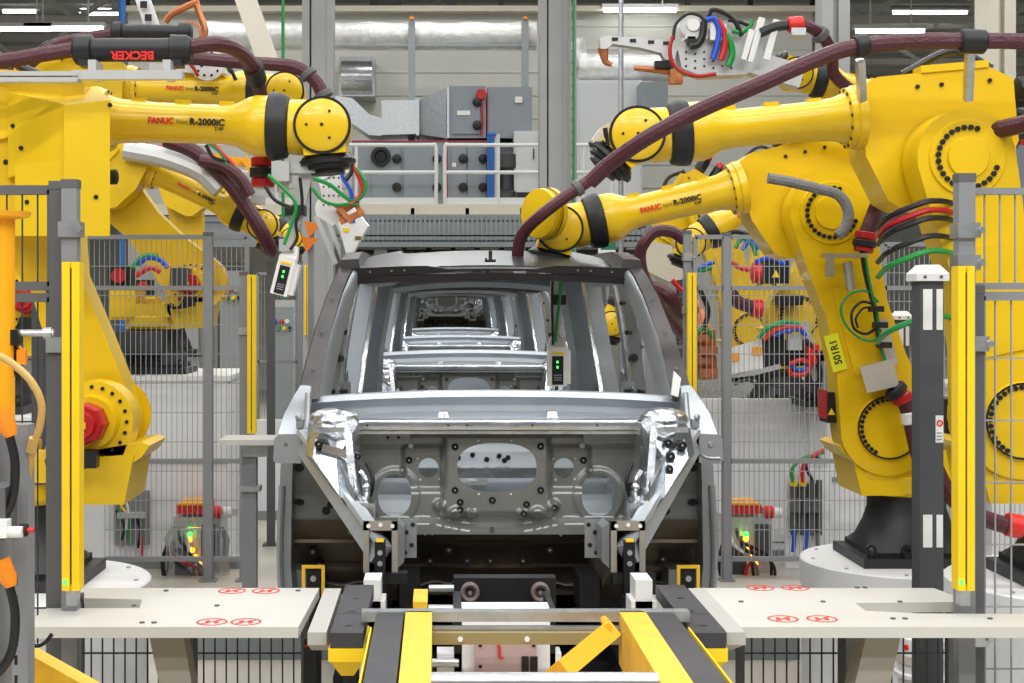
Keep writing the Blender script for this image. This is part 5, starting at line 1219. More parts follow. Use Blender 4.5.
# ---- robot with the code sticker
R0 = ROBOTS['R']['root']; M = inv(R0); Dr = 6.85
hose('dress_hose', 'R', [(1150, 150, 5.9), (1120, 115, 5.6), (1070, 112, 5.5), (1024, 124, 5.6), (960, 140, 5.9), (905, 168, 6.2), (880, 200, 6.75), (866, 236, 6.8)], .036)
clampring('hose_clamp', 'R', P(866.5, 232, 6.8), P(865, 240, 6.8), .046, RED); clampring('hose_clamp', 'R', P(865, 240, 6.8), P(864, 247, 6.8), .05, BLK); clampring('hose_clamp', 'R', P(864, 247, 6.8), P(863, 252, 6.8), .042, RED)
m = MB(M); p = P(838, 256, 6.8); m.box(p.x-.07, p.x+.13, 6.76, 6.86, p.z-.008, p.z+.012, .003); m.box(p.x-.07, p.x-.03, 6.75, 6.77, p.z-.10, p.z, .003); m.cyl(P(847, 262, 6.82), P(851, 290, 6.82), .022, seg=12); m.build('hose_bracket', GALV, R0)
for (mt, pts, r) in ((BLKC, [(861, 252), (866, 280), (874, 310), (878, 340)], .008), (GRN, [(864, 252), (870, 285), (877, 315), (880, 345), (890, 372)], .008),
        (GRN, [(878, 302), (866, 291), (850, 294), (841, 308), (846, 325), (860, 338), (874, 340), (881, 330)], .007), (BLKC, [(876, 305), (862, 302), (852, 312), (854, 328), (866, 334), (876, 328)], .007), (BLKC, [(876, 309), (864, 308), (856, 318), (858, 328)], .006)):
    hose('arm_cable', 'R', pts, r, mt, 6.8, 6)
m = MB(M)
for (px, py) in ((876, 309), (880, 325), (884, 345)): p = P(px, py, 6.8); m.box(p.x-.03, p.x+.03, 6.77, 6.83, p.z-.014, p.z+.014, .005)
m.build('cable_tie', BLK, R0)
m = MB(M); m.beam(P(880, 320, 6.86), P(891, 365, 6.86), .06, .03, up=(0, 1, 0), bev=.004); p = P(880, 376, 6.8); m.hull8([P(860, 368, 6.78), P(893, 358, 6.78), P(899, 386, 6.78), P(867, 393, 6.78)], [P(862, 366, 6.9), P(893, 358, 6.9), P(899, 386, 6.9), P(869, 391, 6.9)], .004); m.build('connector_plate', ALU, R0)
clampring('hose_clamp', 'R', P(893, 388, 6.8), P(899, 394, 6.8), .05, BLK); clampring('hose_clamp', 'R', P(900, 394, 6.8), P(904, 402, 6.8), .044, RED)
hose('dress_hose', 'R', [(903, 398), (909, 415), (914, 438), (922, 465), (940, 488)], .036, D=6.8); clampring('hose_band', 'R', P(909, 412, 6.8), P(911, 424, 6.8), .038, WHTC)
hose('grey_sleeve', 'R', [(768, 178), (790, 182), (815, 188), (838, 195), (848, 210), (846, 226), (838, 236)], .026, GSLV, 6.72)
# code sticker
ROB = ROBOTS['R']; uu = (ROB['J3']-ROB['J2']).normalized()
pc = M @ P(823, 350, 7.1); pc.y = .2165; base = ROB['J2']+uu*((pc-ROB['J2']).dot(uu)); base.y = .2165
base = pc
ya = Vector((0, 1, 0)); up_ = uu; side = up_.cross(ya).normalized()
Ms = Matrix((side, up_, side.cross(up_))).transposed().to_4x4(); Ms.translation = base
m = MB(Ms); m.box(-.035, .035, -.095, .085, 0, .0008); st = m.build('code_sticker', LYEL, R0)
Mt = Matrix((up_, ya.cross(up_), ya)).transposed().to_4x4(); Mt.translation = base-up_*.065+(ya.cross(up_))*-.018+ya*.001
text_mesh('code_lettering', '501R1', .05, BLKM, st, Mt, bold=.0012, align='LEFT', sx=.92)
# wrist wheel and hose to the tool
m = MB(M); m.lathe(P(549, 214, 7.02), (-.75, -.65, .0), [(0, .13), (.03, .13), (.035, .11), (.05, .11), (.055, .125), (.075, .12), (.08, .08), (.085, .03)], 32); m.mi = 1
m.lathe(P(549, 214, 7.02), (-.75, -.65, 0), [(.031, .131), (.038, .131)], 32, cap=False); m.build('wrist_wheel', [YEL, BLKM], R0)
hose('dress_hose', 'R', [(519, 268, 7.), (518, 250, 6.95), (524, 232, 6.9), (545, 212, 6.8), (578, 188, 6.8), (615, 165, 6.9), (650, 147, 7.), (700, 128, 7.), (745, 118, 7.), (790, 125, 7.), (850, 140, 7.), (905, 165, 7.05)], .030)
clampring('hose_clamp', 'R', P(575, 190, 6.8), P(581, 186, 6.8), .036, GREYD); clampring('hose_clamp', 'R', P(519, 262, 7.), P(519, 271, 7.), .042, RED)
tr = sensing_tool('R', (556, 258), (556, 325), (557, 341), 7.25, 0, (557, 366), (.095, .20))
hose('green_cable', 'R', [(520, 262), (532, 268), (548, 265), (559, 272), (560, 295), (557, 320), (555, 342)], .008, GRN, 7.16, 6, tr); hose('black_cable', 'R', [(553, 268), (552, 300), (553, 345)], .007, BLKC, 7.18, 6, tr)
m = MB(M); p = P(558, 300, 7.25); m.box(p.x-.035, p.x+.035, 7.18, 7.28, p.z-.025, p.z+.025, .006); m.build('cable_band', BLK, tr)
m = MB(M); p = P(526, 263, 7.2); m.beam(P(514, 265, 7.1), P(536, 258, 7.1), .03, .03, bev=.005); m.build('red_coupling', REDB, tr)
# shoulder motor box left of the robot foot
m = MB(M); p = P(826, 402, 7.); m.box(p.x-.005, p.x+.08, 6.96, 7.1, p.z-.10, p.z+.05, .012); bx = m.build('side_motor', BLKM, R0)
m = MB(M); p2 = P(832, 412, 6.95); m.prism([(p2.x-.018, p2.z-.015), (p2.x+.018, p2.z-.015), (p2.x, p2.z+.018)], 0, .004, (0, 6.961, 0), (1, 0, 0), (0, 0, 1)); m.build('warning_triangle', SYEL, bx)
m = MB(M); p = P(826, 400, 7.); m.box(p.x-.012, p.x-.004, 6.96, 7.1, p.z-.09, p.z+.05); m.build('red_rim', RED, bx)

# ---- robot at the right edge
S0 = ROBOTS['S']['root']; M = inv(S0)
hose('dress_hose', 'S', [(590, 182, 5.75), (612, 162, 5.7), (650, 136, 5.6), (700, 110, 5.55), (760, 84, 5.5), (810, 62, 5.5), (850, 48, 5.5), (900, 42, 5.5), (960, 41, 5.5), (1040, 44, 5.5), (1110, 70, 5.6), (1140, 130, 5.75), (1120, 180, 5.85)], .032)
clampring('hose_clamp', 'S', P(855, 47, 5.5), P(868, 45, 5.5), .04, BLK); clampring('hose_clamp', 'S', P(960, 41, 5.5), P(985, 42, 5.5), .042, BLK)
m = MB(M); m.beam(P(860, 60, 5.55), P(862, 100, 5.7), .03, .03, up=(0, 1, 0)); m.build('hose_bracket', GALV, S0)
m = MB(M); m.beam(P(970, 50, 5.55), P(968, 100, 5.7), .03, .03, up=(0, 1, 0)); m.build('hose_bracket', GALV, S0)
for k, (y0, mt) in enumerate(((205, BLKC), (222, BLKC), (214, RED), (240, BLKC), (255, GRN), (320, GRN))): hose('arm_cable', 'S', [(878, y0+22, 5.95), (888, y0+12, 5.70), (908, y0+3, 5.63), (930, y0-4, 5.63), (952, y0-2, 5.7), (964, y0+6, 5.95)], .012, mt, None, 6)
hose('dress_hose', 'S', [(930, 380, 5.6), (928, 430, 5.6), (936, 470, 5.6), (960, 505, 5.6), (1005, 525, 5.6), (1060, 530, 5.6), (1110, 520, 5.75), (1120, 490, 5.9)], .034); clampring('hose_clamp', 'S', P(1006, 524, 5.6), P(1022, 527, 5.6), .042, REDB)
# tool tip of that robot: pale curved gun end left of its wrist
m = MB(M); m.prism([(P(x, 0, 5.9).x, P(0, y, 5.9).z) for (x, y) in ((592, 140), (600, 128), (614, 120), (632, 116), (632, 140), (616, 150), (597, 152))], -.05, .05, (0, 5.95, 0), (1, 0, 0), (0, 0, 1), .012); m.mi = 2; m.cyl(P(605, 128, 5.86), P(608, 146, 5.86), .01, seg=8); m.build('gun_nose', [BEIGE, COP, BLKM], S0)

# ---- welding gun held by the topmost right robot
T0 = ROBOTS['T']['root']; M = inv(T0); Dt = 10.1
def pz(px, py): q = P(px, py, Dt); return (q.x, q.z)
m = MB(M); m.prism([pz(x, y) for (x, y) in ((676, 52), (690, 40), (722, 22), (738, 30), (762, 40), (758, 66), (744, 76), (700, 78), (680, 70))], -.10, .08, (0, Dt, 0), (1, 0, 0), (0, 0, 1), .015); m.beam(P(740, 60, Dt), P(800, 78, Dt), .16, .14, up=(0, 1, 0), bev=.02)
m.mi = 1
for i in range(18): q = P(684+(i % 6)*9, 54+(i//6)*7+(i % 2)*2, Dt); m.cyl(q+Vector((0, -.08, 0)), q+Vector((0, -.086, 0)), .008, seg=6)
gun = m.build('welding_gun', [ALU, BLKM], T0)
m = MB(M); m.prism([pz(x, y) for (x, y) in ((599, 40), (604, 37), (640, 39), (668, 43), (676, 50), (674, 60), (664, 61), (660, 54), (640, 49), (612, 45), (606, 50), (600, 50))], -.05, .05, (0, Dt, 0), (1, 0, 0), (0, 0, 1), .006); m.mi = 1
for x in (614, 632, 650, 665): q = P(x, 40.5+(x-614)*.08, Dt); m.box(q.x-.022, q.x+.022, Dt-.055, Dt-.048, q.z-.012, q.z+.012)
m.build('gun_arm', [ALU, BLKM], gun)
m = MB(M); m.tube([P(603, 48, Dt), P(604, 56, Dt), P(606, 62, Dt), P(612, 65, Dt)], lambda t: .04-.025*t, 10); m.cyl(P(634, 68, Dt), P(676, 72, Dt), .018, .028, seg=10); m.box(P(669, 0, Dt).x, P(682, 0, Dt).x, Dt-.05, Dt+.05, P(0, 84, Dt).z, P(0, 70, Dt).z, .01); m.build('copper_electrode', COP, gun)
m = MB(M); m.box(P(654, 0, Dt).x, P(672, 0, Dt).x, Dt-.06, Dt, P(0, 69, Dt).z, P(0, 62, Dt).z, .006); m.build('transducer', BLKM, gun)
m = MB(M); m.box(P(684, 0, Dt).x, P(692, 0, Dt).x, Dt-.14, Dt-.05, P(0, 47, Dt).z, P(0, 40, Dt).z, .006); m.build('transducer', BLKM, gun)
m = MB(M); q = P(692, 26, Dt-.1); m.lathe(q+Vector((0, .1, 0)), (0, -1, 0), [(0, .09), (.12, .09), (.13, .05), (.16, .045)], 18); m.box(P(682, 0, Dt).x, P(704, 0, Dt).x, Dt-.14, Dt, P(0, 42, Dt).z, P(0, 30, Dt).z, .012); m.box(P(706, 0, Dt).x, P(722, 0, Dt).x, Dt-.16, Dt, P(0, 44, Dt).z, P(0, 28, Dt).z, .01); m.build('gun_motor', WHT, gun)
for (a, b) in (((749, 62), (762, 18)), ((766, 60), (777, 20)), ((744, 60), (752, 30))): 
    m = MB(M); m.beam(P(*a, Dt-.2), P(*b, Dt-.2), .045, .03, up=(0, 1, 0), bev=.005); m.build('bracket_fin', WHT, gun)
for (mt, pts, r) in ((BLU, [(706, 20), (714, 19), (719, 30), (717, 45), (713, 59)], .022), (REDC, [(718, 20), (724, 32), (725, 46), (721, 60)], .022), (GRN, [(726, 34), (731, 44), (732, 56), (728, 66)], .024), (BLKC, [(708, 16), (712, 10), (722, 12), (734, 20), (742, 36)], .018), (BLKC, [(673, 40), (676, 24), (688, 14), (700, 16), (706, 24)], .012),
        (BLKC, [(704, 22), (703, 34), (698, 44), (690, 46)], .026), (RED, [(673, 36), (670, 48), (672, 62), (682, 72), (698, 76), (716, 74)], .014), (GRN, [(732, 31), (742, 32), (750, 26), (752, 20)], .016), (BLKC, [(728, 20), (740, 22), (750, 26)], .014), (GRN, [(670, 50), (674, 66), (686, 76)], .010)):
    hose('gun_cable', 'T', pts, r, mt, Dt-.16, 8, gun)
hose('dress_hose', 'T', [(760, 33, 9.9), (775, 27, 9.9), (790, 25, 9.9)], .035, BLKC); hose('dress_hose', 'T', [(800, 24, 9.9), (812, 28, 9.9), (824, 38, 9.95), (832, 55, 10.), (834, 74, 10.1), (850, 90, 10.2)], .042)
clampring('hose_clamp', 'T', P(788, 25, 9.9), P(803, 24, 9.9), .05, REDB); clampring('hose_clamp', 'T', P(818, 32, 9.92), P(823, 37, 9.94), .055, GREYD)
m = MB(M); q = P(797, 29, 9.9); m.box(q.x-.05, q.x+.05, 9.85, 9.95, q.z-.05, q.z-.0, .006); m.build('clamp_foot', GALV, T0)

# ---- small right robots: hoses and guns
hose('dress_hose', 'U', [(690, 345, 12.0), (664, 312, 11.4), (646, 282, 10.8), (640, 260, 10.5), (643, 245, 10.4), (655, 232, 10.4), (672, 232, 10.4), (685, 240, 10.4)], .045); hose('dress_hose', 'U', [(730, 292, 10.4), (738, 302, 10.4), (755, 308, 10.4)], .05); clampring('hose_clamp', 'U', P(752, 308, 10.4), P(762, 309, 10.4), .06, REDB)
M = inv(ROBOTS['U']['root']); m = MB(M)
for (x, y, w_, h_) in ((776, 272, 24, 22), (790, 300, 22, 10)): p = P(x, y, 10.45); m.box(p.x-w_/264, p.x+w_/264, 10.4, 10.6, p.z-h_/264, p.z+h_/264, .01)
b_ = m.build('shoulder_box', BLKM, ROBOTS['U']['root'])
m = MB(M); p = P(776, 274, 10.39); m.prism([(p.x-.03, p.z-.025), (p.x+.03, p.z-.025), (p.x, p.z+.03)], 0, .004, (0, 10.396, 0), (1, 0, 0), (0, 0, 1)); m.build('warning_triangle', SYEL, b_)
m = MB(M); p = P(760, 273, 10.45); m.lathe(p, (-1, 0, 0), [(0, .08), (.05, .08), (.06, .06)], 14); m.build('motor_cap', REDB, b_)
for (mt, pts) in ((BLU, [(755, 262), (770, 258), (785, 264)]), (GRN, [(735, 248), (742, 238), (752, 244), (756, 256)]), (BLU, [(742, 250), (750, 240), (758, 250)]), (REDC, [(732, 262), (740, 268), (750, 270)]), (BLKC, [(718, 238), (735, 232), (752, 236)])): hose('shoulder_cable', 'U', pts, .018, mt, 10.4, 6)
hose('dress_hose', 'V', [(650, 288, 12), (662, 292, 12), (672, 300, 12), (680, 314, 12.2), (692, 310, 12.5)], .065)
for (mt, pts) in ((GRN, [(690, 262), (700, 270), (712, 268)]), (BLU, [(694, 272), (704, 266), (714, 262)]), (REDC, [(672, 280), (682, 290), (690, 288)]), (BLKC, [(700, 290), (708, 310), (704, 330)]), (GRN, [(696, 335), (704, 328), (714, 338)])): hose('gun_cable', 'V', pts, .022, mt, 12.3, 6)
M = inv(ROBOTS['V']['root']); m = MB(M)
for (x, y, w_, h_) in ((702, 338, 13, 7), (709, 350, 17, 7), (703, 361, 14, 6), (709, 373, 16, 9)): p = P(x, y, 12.3); m.box(p.x-w_/232, p.x+w_/232, 12.25, 12.5, p.z-h_/232, p.z+h_/232, .02)
m.beam(P(690, 300, 12.6), P(706, 335, 12.4), .12, .1, up=(0, 1, 0)); m.beam(P(705, 330, 12.44), P(707, 379, 12.44), .16, .12, up=(0, 1, 0), bev=.01); m.build('copper_gun', COP, ROBOTS['V']['root'])
m = MB(M); p = P(628, 270, 12.4); m.prism([(P(x, 0, 12.4).x, P(0, y, 12.4).z) for (x, y) in ((645, 240), (690, 250), (688, 278), (668, 282), (644, 270))], -.05, .05, (0, 12.4, 0), (1, 0, 0), (0, 0, 1), .01); m.build('gun_plate', BEIGE, ROBOTS['V']['root'])
# ================================================================ FOREGROUND LEFT, DEVICES, SMALL THINGS
def fore_left():
    D = 3.9
    t = thing('pillar_stand', 'thick orange-yellow round post with rim at left picture edge', 'post', (W(0, 0, D).x, D, 0)); M = inv(t)
    x = W(1, 0, D).x; m = MB(M); m.lathe((x, D, 0), (0, 0, 1), [(0, .06), (.02, .06), (.021, .037), (W(0, 219, D).z, .037), (W(0, 217, D).z, .075), (W(0, 212, D).z, .08)], 24); m.build('tube', ORP, t)
    m = MB(M); p = W(16, 334, D); m.box(p.x-.012, p.x+.012, D-.02, D+.02, p.z-.03, p.z+.012, .004); m.tube([p, p+Vector((.0, 0, -.06)), p+Vector((-.01, 0, -.12))], .006, 6); m.build('sensor_bracket', BLKM, t)
    m = MB(M); m.cyl(W(16, 333, D), W(54, 333, D), .010, seg=10); m.cyl(W(44, 333, D), W(52, 333, D), .016, seg=10); m.box(x, x+.05, D-.01, D+.01, p.z-.01, p.z+.01); m.build('sensor_rod', GALV, t)
    m = MB(M); p = W(22, 357, D); m.box(p.x-.012, p.x+.012, D-.01, D+.01, p.z-.02, p.z+.02, .004); m.cyl(p+Vector((0, 0, .02)), W(17, 345, D), .004, seg=6); m.build('cable_plug', ORA, t)
    # perforated strut and control box
    D = 3.6
    t = thing('control_cabinet', 'grey control box on perforated steel strut at left edge', 'cabinet', (W(8, 0, D).x, D, 0)); M = inv(t)
    m = MB(M); m.box(W(12, 0, D).x, W(28, 0, D).x, D, D+.06, 0, W(0, 425, D).z, .003)
    m.box(W(-60, 0, D).x, W(-8, 0, D).x, D+.03, D+.2, 0, W(0, 425, D).z, .004); m.build('strut', GREYP, t)
    for k in range(9):
        z = W(0, 580+k*20, D).z
        if z < .05: break
        m = MB(M); m.box(W(14.5, 0, D).x, W(17.5, 0, D).x, D-.001, D+.004, z-.012, z+.012, .002); m.build('slot', BLKM, t)
    m = MB(M); m.box(W(-40, 0, D).x, W(17, 0, D).x, D-.10, D+.02, W(0, 540, D-.1).z, W(0, 488, D-.1).z, .006); b = m.build('junction_box', GREYD, t)
    m = MB(M); p = W(4, 532, D-.12); m.box(p.x-.05, p.x+.012, p.y-.02, p.y+.02, p.z-.012, p.z+.03, .006); m.cyl(p+Vector((.0, 0, 0)), p+Vector((.045, 0, 0)), .014, seg=12); m.build('white_connector', WHTC, b)
    m = MB(M); p = W(20, 530, D-.1); m.cyl(p, p+Vector((.018, 0, 0)), .016, seg=10); m.mi = 1; m.cyl(p+Vector((.018, 0, 0)), p+Vector((.034, 0, 0)), .006, seg=8); m.build('push_switch', [BLKM, REDB], b)
    for (py, k) in ((410, 0), (560, 1)):
        m = MB(M); p = W(1, py, D-.08); m.lathe(p, (.35, 0, -.9), [(0, .022), (.05, .022), (.07, .014)], 10); m.build('cable_gland', ORA, t)
        m = MB(M); m.tube([p+Vector((.02, 0, -.06)), p+Vector((.035, 0, -.14)), p+Vector((.02, 0, -.24)), p+Vector((-.05, 0, -.32))], .012, 8); m.build('gland_cable', BLKC, t)
    m = MB(); m.tube([W(-10, 352, 3.55), W(10, 362, 3.55), W(30, 380, 3.55), W(41, 402, 3.56), W(40, 425, 3.58), W(33, 448, 3.6), W(27, 480, 3.63)], .0095, 10); m.tube([W(34, 438, 3.59), W(31, 452, 3.6)], .013, 10)
    tag(m.build('air_hose', TAN), 'beige air hose looping down in front of the near left fence', 'hose')
    # yellow slanted beam
    D = 4.0; t = thing('slanted_beam', 'yellow slanted steel beam below the left white table', 'beam', (W(60, 0, D).x, D, 0)); M = inv(t)
    m = MB(M); a, b = W(18, 648, D), W(150, 722, D); m.hull8([a+Vector((0, 0, -.16)), a, a+Vector((0, .08, 0)), a+Vector((0, .08, -.16))], [b+Vector((0, 0, -.16)), b, b+Vector((0, .08, 0)), b+Vector((0, .08, -.16))], .005); m.build('beam', RAILY, t)
    m = MB(M); m.box(a.x-.02, a.x+.02, D+.01, D+.07, 0, a.z, .004); m.build('support', GREYD, t)
    m = MB(M); m.tube([W(27, 640, D-.02), W(36, 646, D-.02), W(46, 642, D-.02), W(52, 634, D-.02)], .006, 6); m.build('cable', BLKC, t)
    m = MB(M); m.box(b.x-.02, b.x+.02, D+.01, D+.07, 0, b.z, .004); m.build('support', GREYD, t)
    # grey coloured spool under the tables
    for (px, py, D, lb) in ((925, 634, 5.7, 'white canister with red dots below the right table'), (99, 637, 5.8, 'white canister below the left table beside the dark post')):
        p = W(px, py, D); t = thing('canister', lb, 'canister', (p.x, D, 0), 0, 'white canisters under the tables')
        m = MB(); r = .105; m.lathe((0, 0, 0), (0, 0, 1), [(0, r*1.0), (p.z-.17, r*1.0), (p.z-.165, r*1.12), (p.z-.15, r*1.12), (p.z-.145, r), (p.z-.01, r), (p.z, r*.9)], 28); m.build('body', WHT, t)
        m = MB(); m.ring((0, 0, p.z-.11), (0, 0, 1), r, r+.006, .035, 28); m.build('band', BEIGE, t)
        if px > 500:
            for k, a in enumerate((-150, -120, -75, -40, -100)):
                m = MB(); q = Vector((math.cos(rad(a))*r, math.sin(rad(a))*r, p.z-.04-.07*(k == 4))); m.lathe(q, (q.x, q.y, 0), [(0, .012), (.008, .01)], 10); m.build('red_dot', REDB, t)
fore_left()

def valve_station(px, D, label, flip=1):
    c = W(px, 0, D); t = thing('valve_station', label, 'valve unit', (c.x, D, 0), 0, 'valve units behind the fence')
    z = lambda py: W(0, py, D).z
    k = D/F
    m = MB(); m.box(-22*k, 26*k, .05, .35, z(590), z(518), .01); m.box(-10*k, 10*k, .1, .3, 0, z(590)); m.build('cabinet', ALU, t)
    m = MB(); m.box(-18*k, 14*k, 0, .3, z(514), z(505), .008); m.mi = 1; m.box(-16*k, 12*k, -.02, .28, z(505), z(503), .004); m.build('terminal', [REDB, ORP], t)
    m = MB(); m.beam((8*k, .1, z(512)), (70*k*flip*.6, .1, z(514)), .04, .05, bev=.006); m.mi = 1; m.cyl((18*k, .05, z(513)), (26*k, .05, z(513)), .045, seg=12); m.mi = 2; m.cyl((28*k, .08, z(514)), (36*k, .08, z(514)), .04, seg=12); m.build('valve_bank', [ALU, REDB, WHT], t)
    m = MB(); m.box(-18*k, -2*k, -.02, .05, z(582), z(548), .006); m.box(8*k, 22*k, -.02, .05, z(560), z(525), .006); m.build('module', DARKM, t)
    for (dx, py, mt) in ((-3, 538, LEDA), (-3, 534, LED), (3, 556, LEDA), (-1, 549, LEDA), (6, 563, LEDA)):
        m = MB(); m.lathe((dx*k, -.03, z(py)), (0, -1, 0), [(0, .022), (.02, .014)], 8); m.build('lamp', mt, t)
    for q in range(6):
        a = random.uniform(-22, 0); b = random.uniform(-5, 24)
        m = MB(); m.tube([(a*k, -.03, z(528+4*q)), ((a+4)*k, -.08, z(540+4*q)), (b*k, -.06, z(556+3*q)), ((b+3)*k, -.02, z(588))], .012, 6); m.build('cable', [BLKC, WHTC, BLKC, GSLV, REDC, BLKC][q], t)
    m = MB(); m.tube([(-26*k, -.02, z(545)), (-30*k, -.05, z(560)), (-27*k, -.05, z(578)), (-18*k, -.03, z(586))], .016, 8); m.build('loop_hose', BLKC, t)
    # clear bag over it
    return t
valve_station(194, 10.0, 'small valve station with amber lamps behind the left far fence')
valve_station(748, 10.0, 'small valve station with amber lamps behind the right far fence')
m = MB(); c = W(197, 0, 9.92); 
m.loft([[(c.x+x*k_, 9.92+y, z) for (x, y) in ((-.20, 0), (.18, 0), (.22, .06), (-.24, .06))] for (k_, z) in ((1.05, W(0, 585, 9.92).z), (.95, W(0, 560, 9.92).z), (1.0, W(0, 540, 9.92).z), (.8, W(0, 528, 9.92).z))])
tag(m.build('film_cover', CLEAR), 'clear plastic film hanging over the left valve station', 'cover')
def wall_board():
    D = 10.31; t = thing('cable_board', 'grey board with coloured cables on the big left white plinth', 'panel', W(130, 545, D)); M = inv(t)
    a, b = W(114, 545, D), W(149, 491, D); m = MB(M); m.box(a.x, b.x, D, D+.03, a.z, b.z, .006); m.build('board', GREYP, t)
    for k, (mt, pts) in enumerate(((GRN, [(115, 492), (120, 505), (118, 515), (124, 520)]), (SYEL, [(118, 500), (126, 512), (138, 514)]), (BLKC, [(116, 510), (124, 524), (122, 540)]), (WHTC, [(120, 494), (128, 508), (126, 530)]), (GRN, [(130, 520), (128, 535), (132, 545)]), (BLKC, [(136, 518), (140, 530), (138, 548)]), (REDC, [(140, 535), (142, 552), (141, 566)]))):
        m = MB(M); m.tube([W(x, y, D-.03) for x, y in pts], .010, 6); m.build('cable', mt, t)
    m = MB(M); p = W(132, 515, D-.02); m.box(p.x-.1, p.x+.1, D-.05, D, p.z-.02, p.z+.02, .005); m.build('terminal_strip', ALU, t)
    D = 10.2; t = thing('hose_manifold', 'dark hose manifold with blue hoses on the right white partition', 'manifold', W(803, 555, D)); M = inv(t)
    a, b = W(790, 532, D), W(822, 484, D); m = MB(M); m.box(a.x, b.x, D, D+.04, a.z, b.z, .006)
    for x in (794, 803, 812, 819): m.cyl(W(x, 480, D-.02), W(x, 535, D-.02), .022, seg=10)
    for x in (796, 806, 815): p = W(x, 505, D-.05); m.box(p.x-.03, p.x+.03, D-.08, D, p.z-.05, p.z+.05, .006)
    m.build('valve_block', GREYD, t)
    m = MB(M); m.box(a.x-.02, b.x+.08, D+.04, D+.07, 0, W(0, 470, D).z, .004); m.build('back_plate', PLIN, t)
    for (mt, pts, r) in ((BLU, [(794, 530), (794, 542), (793, 552)], .016), (BLU, [(806, 530), (806, 542), (805, 552)], .016), (GRN, [(793, 482), (792, 470), (800, 460), (812, 456), (824, 452)], .014), (REDC, [(803, 482), (803, 468), (810, 458), (824, 450)], .016), (BLKC, [(812, 480), (806, 466), (812, 456), (826, 462)], .012), (GSLV, [(818, 534), (818, 545), (822, 555)], .016)):
        m = MB(M); m.tube([W(x, y, D-.06) for x, y in pts], r, 8); m.build('hose', mt, t)
    for px in (794, 803): m = MB(M); m.cyl(W(px, 480, D-.04), W(px, 486, D-.04), .026, seg=10); m.build('fitting', SYEL, t)
wall_board()
# low cable troughs
for (a, b, D, y0, y1, lb) in ((165, 330, 7.6, 664, 632, 'grey cable trough on floor seen below the left white table'), (690, 800, 7.6, 664, 632, 'grey cable trough on floor seen below the right white table'), (700, 822, 10.6, 566, 549, 'grey cable trough on floor along the right white partition'), (110, 250, 10.2, 575, 560, 'grey cable trough on floor along the left white plinth')):
    p = W((a+b)/2, y0, D); t = thing('cable_trough', lb, 'cable trough', (p.x, D, 0), 0, 'floor cable troughs'); M = inv(t); h = W(0, y1, D).z
    m = MB(M); m.box(W(a, 0, D).x, W(b, 0, D).x, D, D+.25, 0, h-.012, .004); m.build('trough', TRAY, t)
    m = MB(M); m.box(W(a, 0, D).x-.004, W(b, 0, D).x+.004, D-.006, D+.256, h-.012, h, .003); m.build('lid', ALU, t)
# welding gun on its stand behind the right fence
def stand_gun():
    D = 10.25; t = thing('welding_gun', 'white long welding gun with orange labels behind the right wire fence', 'welding gun', (W(770, 0, D).x, D, 0)); M = inv(t)
    m = MB(M); m.hull8([W(730, 348, D), W(763, 338, D), W(764, 368, D), W(731, 374, D)], [W(730, 348, D+.25), W(763, 338, D+.25), W(764, 368, D+.25), W(731, 374, D+.25)], .012); b = m.build('gun_body', WHT, t)
    for (x, y) in ((734, 357), (757, 351)): p = W(x, y, D-.006); m = MB(M); m.box(p.x-.035, p.x+.035, D-.008, D, p.z-.03, p.z+.03); m.build('orange_label', ORP, b)
    m = MB(M); m.hull8([W(762, 338, D), W(784, 334, D), W(786, 366, D), W(763, 368, D)], [W(762, 338, D+.22), W(784, 334, D+.22), W(786, 366, D+.22), W(763, 368, D+.22)], .012); m.box(W(786, 0, D).x, W(812, 0, D).x, D+.02, D+.2, W(0, 366, D).z, W(0, 340, D).z, .012); m.beam(W(732, 380, D), W(800, 372, D), .05, .03, bev=.005); m.build('actuator', BLKM, t)
    m = MB(M); m.beam(W(734, 378, D), W(780, 366, D), .05, .035, bev=.004); m.beam(W(802, 322, D), W(818, 380, D), .07, .04, up=(0, 1, 0), bev=.005); m.box(W(786, 0, D).x, W(800, 0, D).x, D-.06, D, W(0, 350, D).z, W(0, 334, D).z, .006); m.build('electrode_arm', ALU, t)
    for (mt, pts, r) in ((GRN, [(758, 338), (768, 328), (784, 322), (800, 324)], .018), (REDC, [(764, 340), (774, 331), (790, 327), (802, 328)], .018), (BLU, [(774, 336), (786, 331), (800, 330), (806, 336)], .016), (REDC, [(788, 368), (792, 374), (804, 374), (810, 366), (802, 360), (790, 364)], .018), (BLU, [(790, 364), (798, 370), (808, 368)], .014), (BLKC, [(764, 376), (776, 386), (796, 384), (812, 388)], .014), (BLKC, [(734, 384), (748, 380), (760, 386), (776, 380)], .012), (BLKC, [(804, 340), (814, 350), (820, 372), (818, 388)], .02)):
        m = MB(M); m.tube([W(x, y, D-.08) for x, y in pts], r, 8); m.build('gun_cable', mt, t)
    m = MB(M); m.lathe(W(812, 345, D-.05), (.1, 0, -1), [(0, .05), (.12, .05), (.14, .04)], 12); m.build('red_coupling', REDB, t)
    m = MB(M); x = W(795, 0, D).x; m.box(x-.03, x+.30, D+.14, D+.18, W(0, 362, D).z, W(0, 352, D).z, .006); m.box(x+.22, x+.30, D+.14, D+.22, ROBOTS['U']['root'].location.z, W(0, 352, D).z, .006); m.build('stand', GREYP, t)
stand_gun()
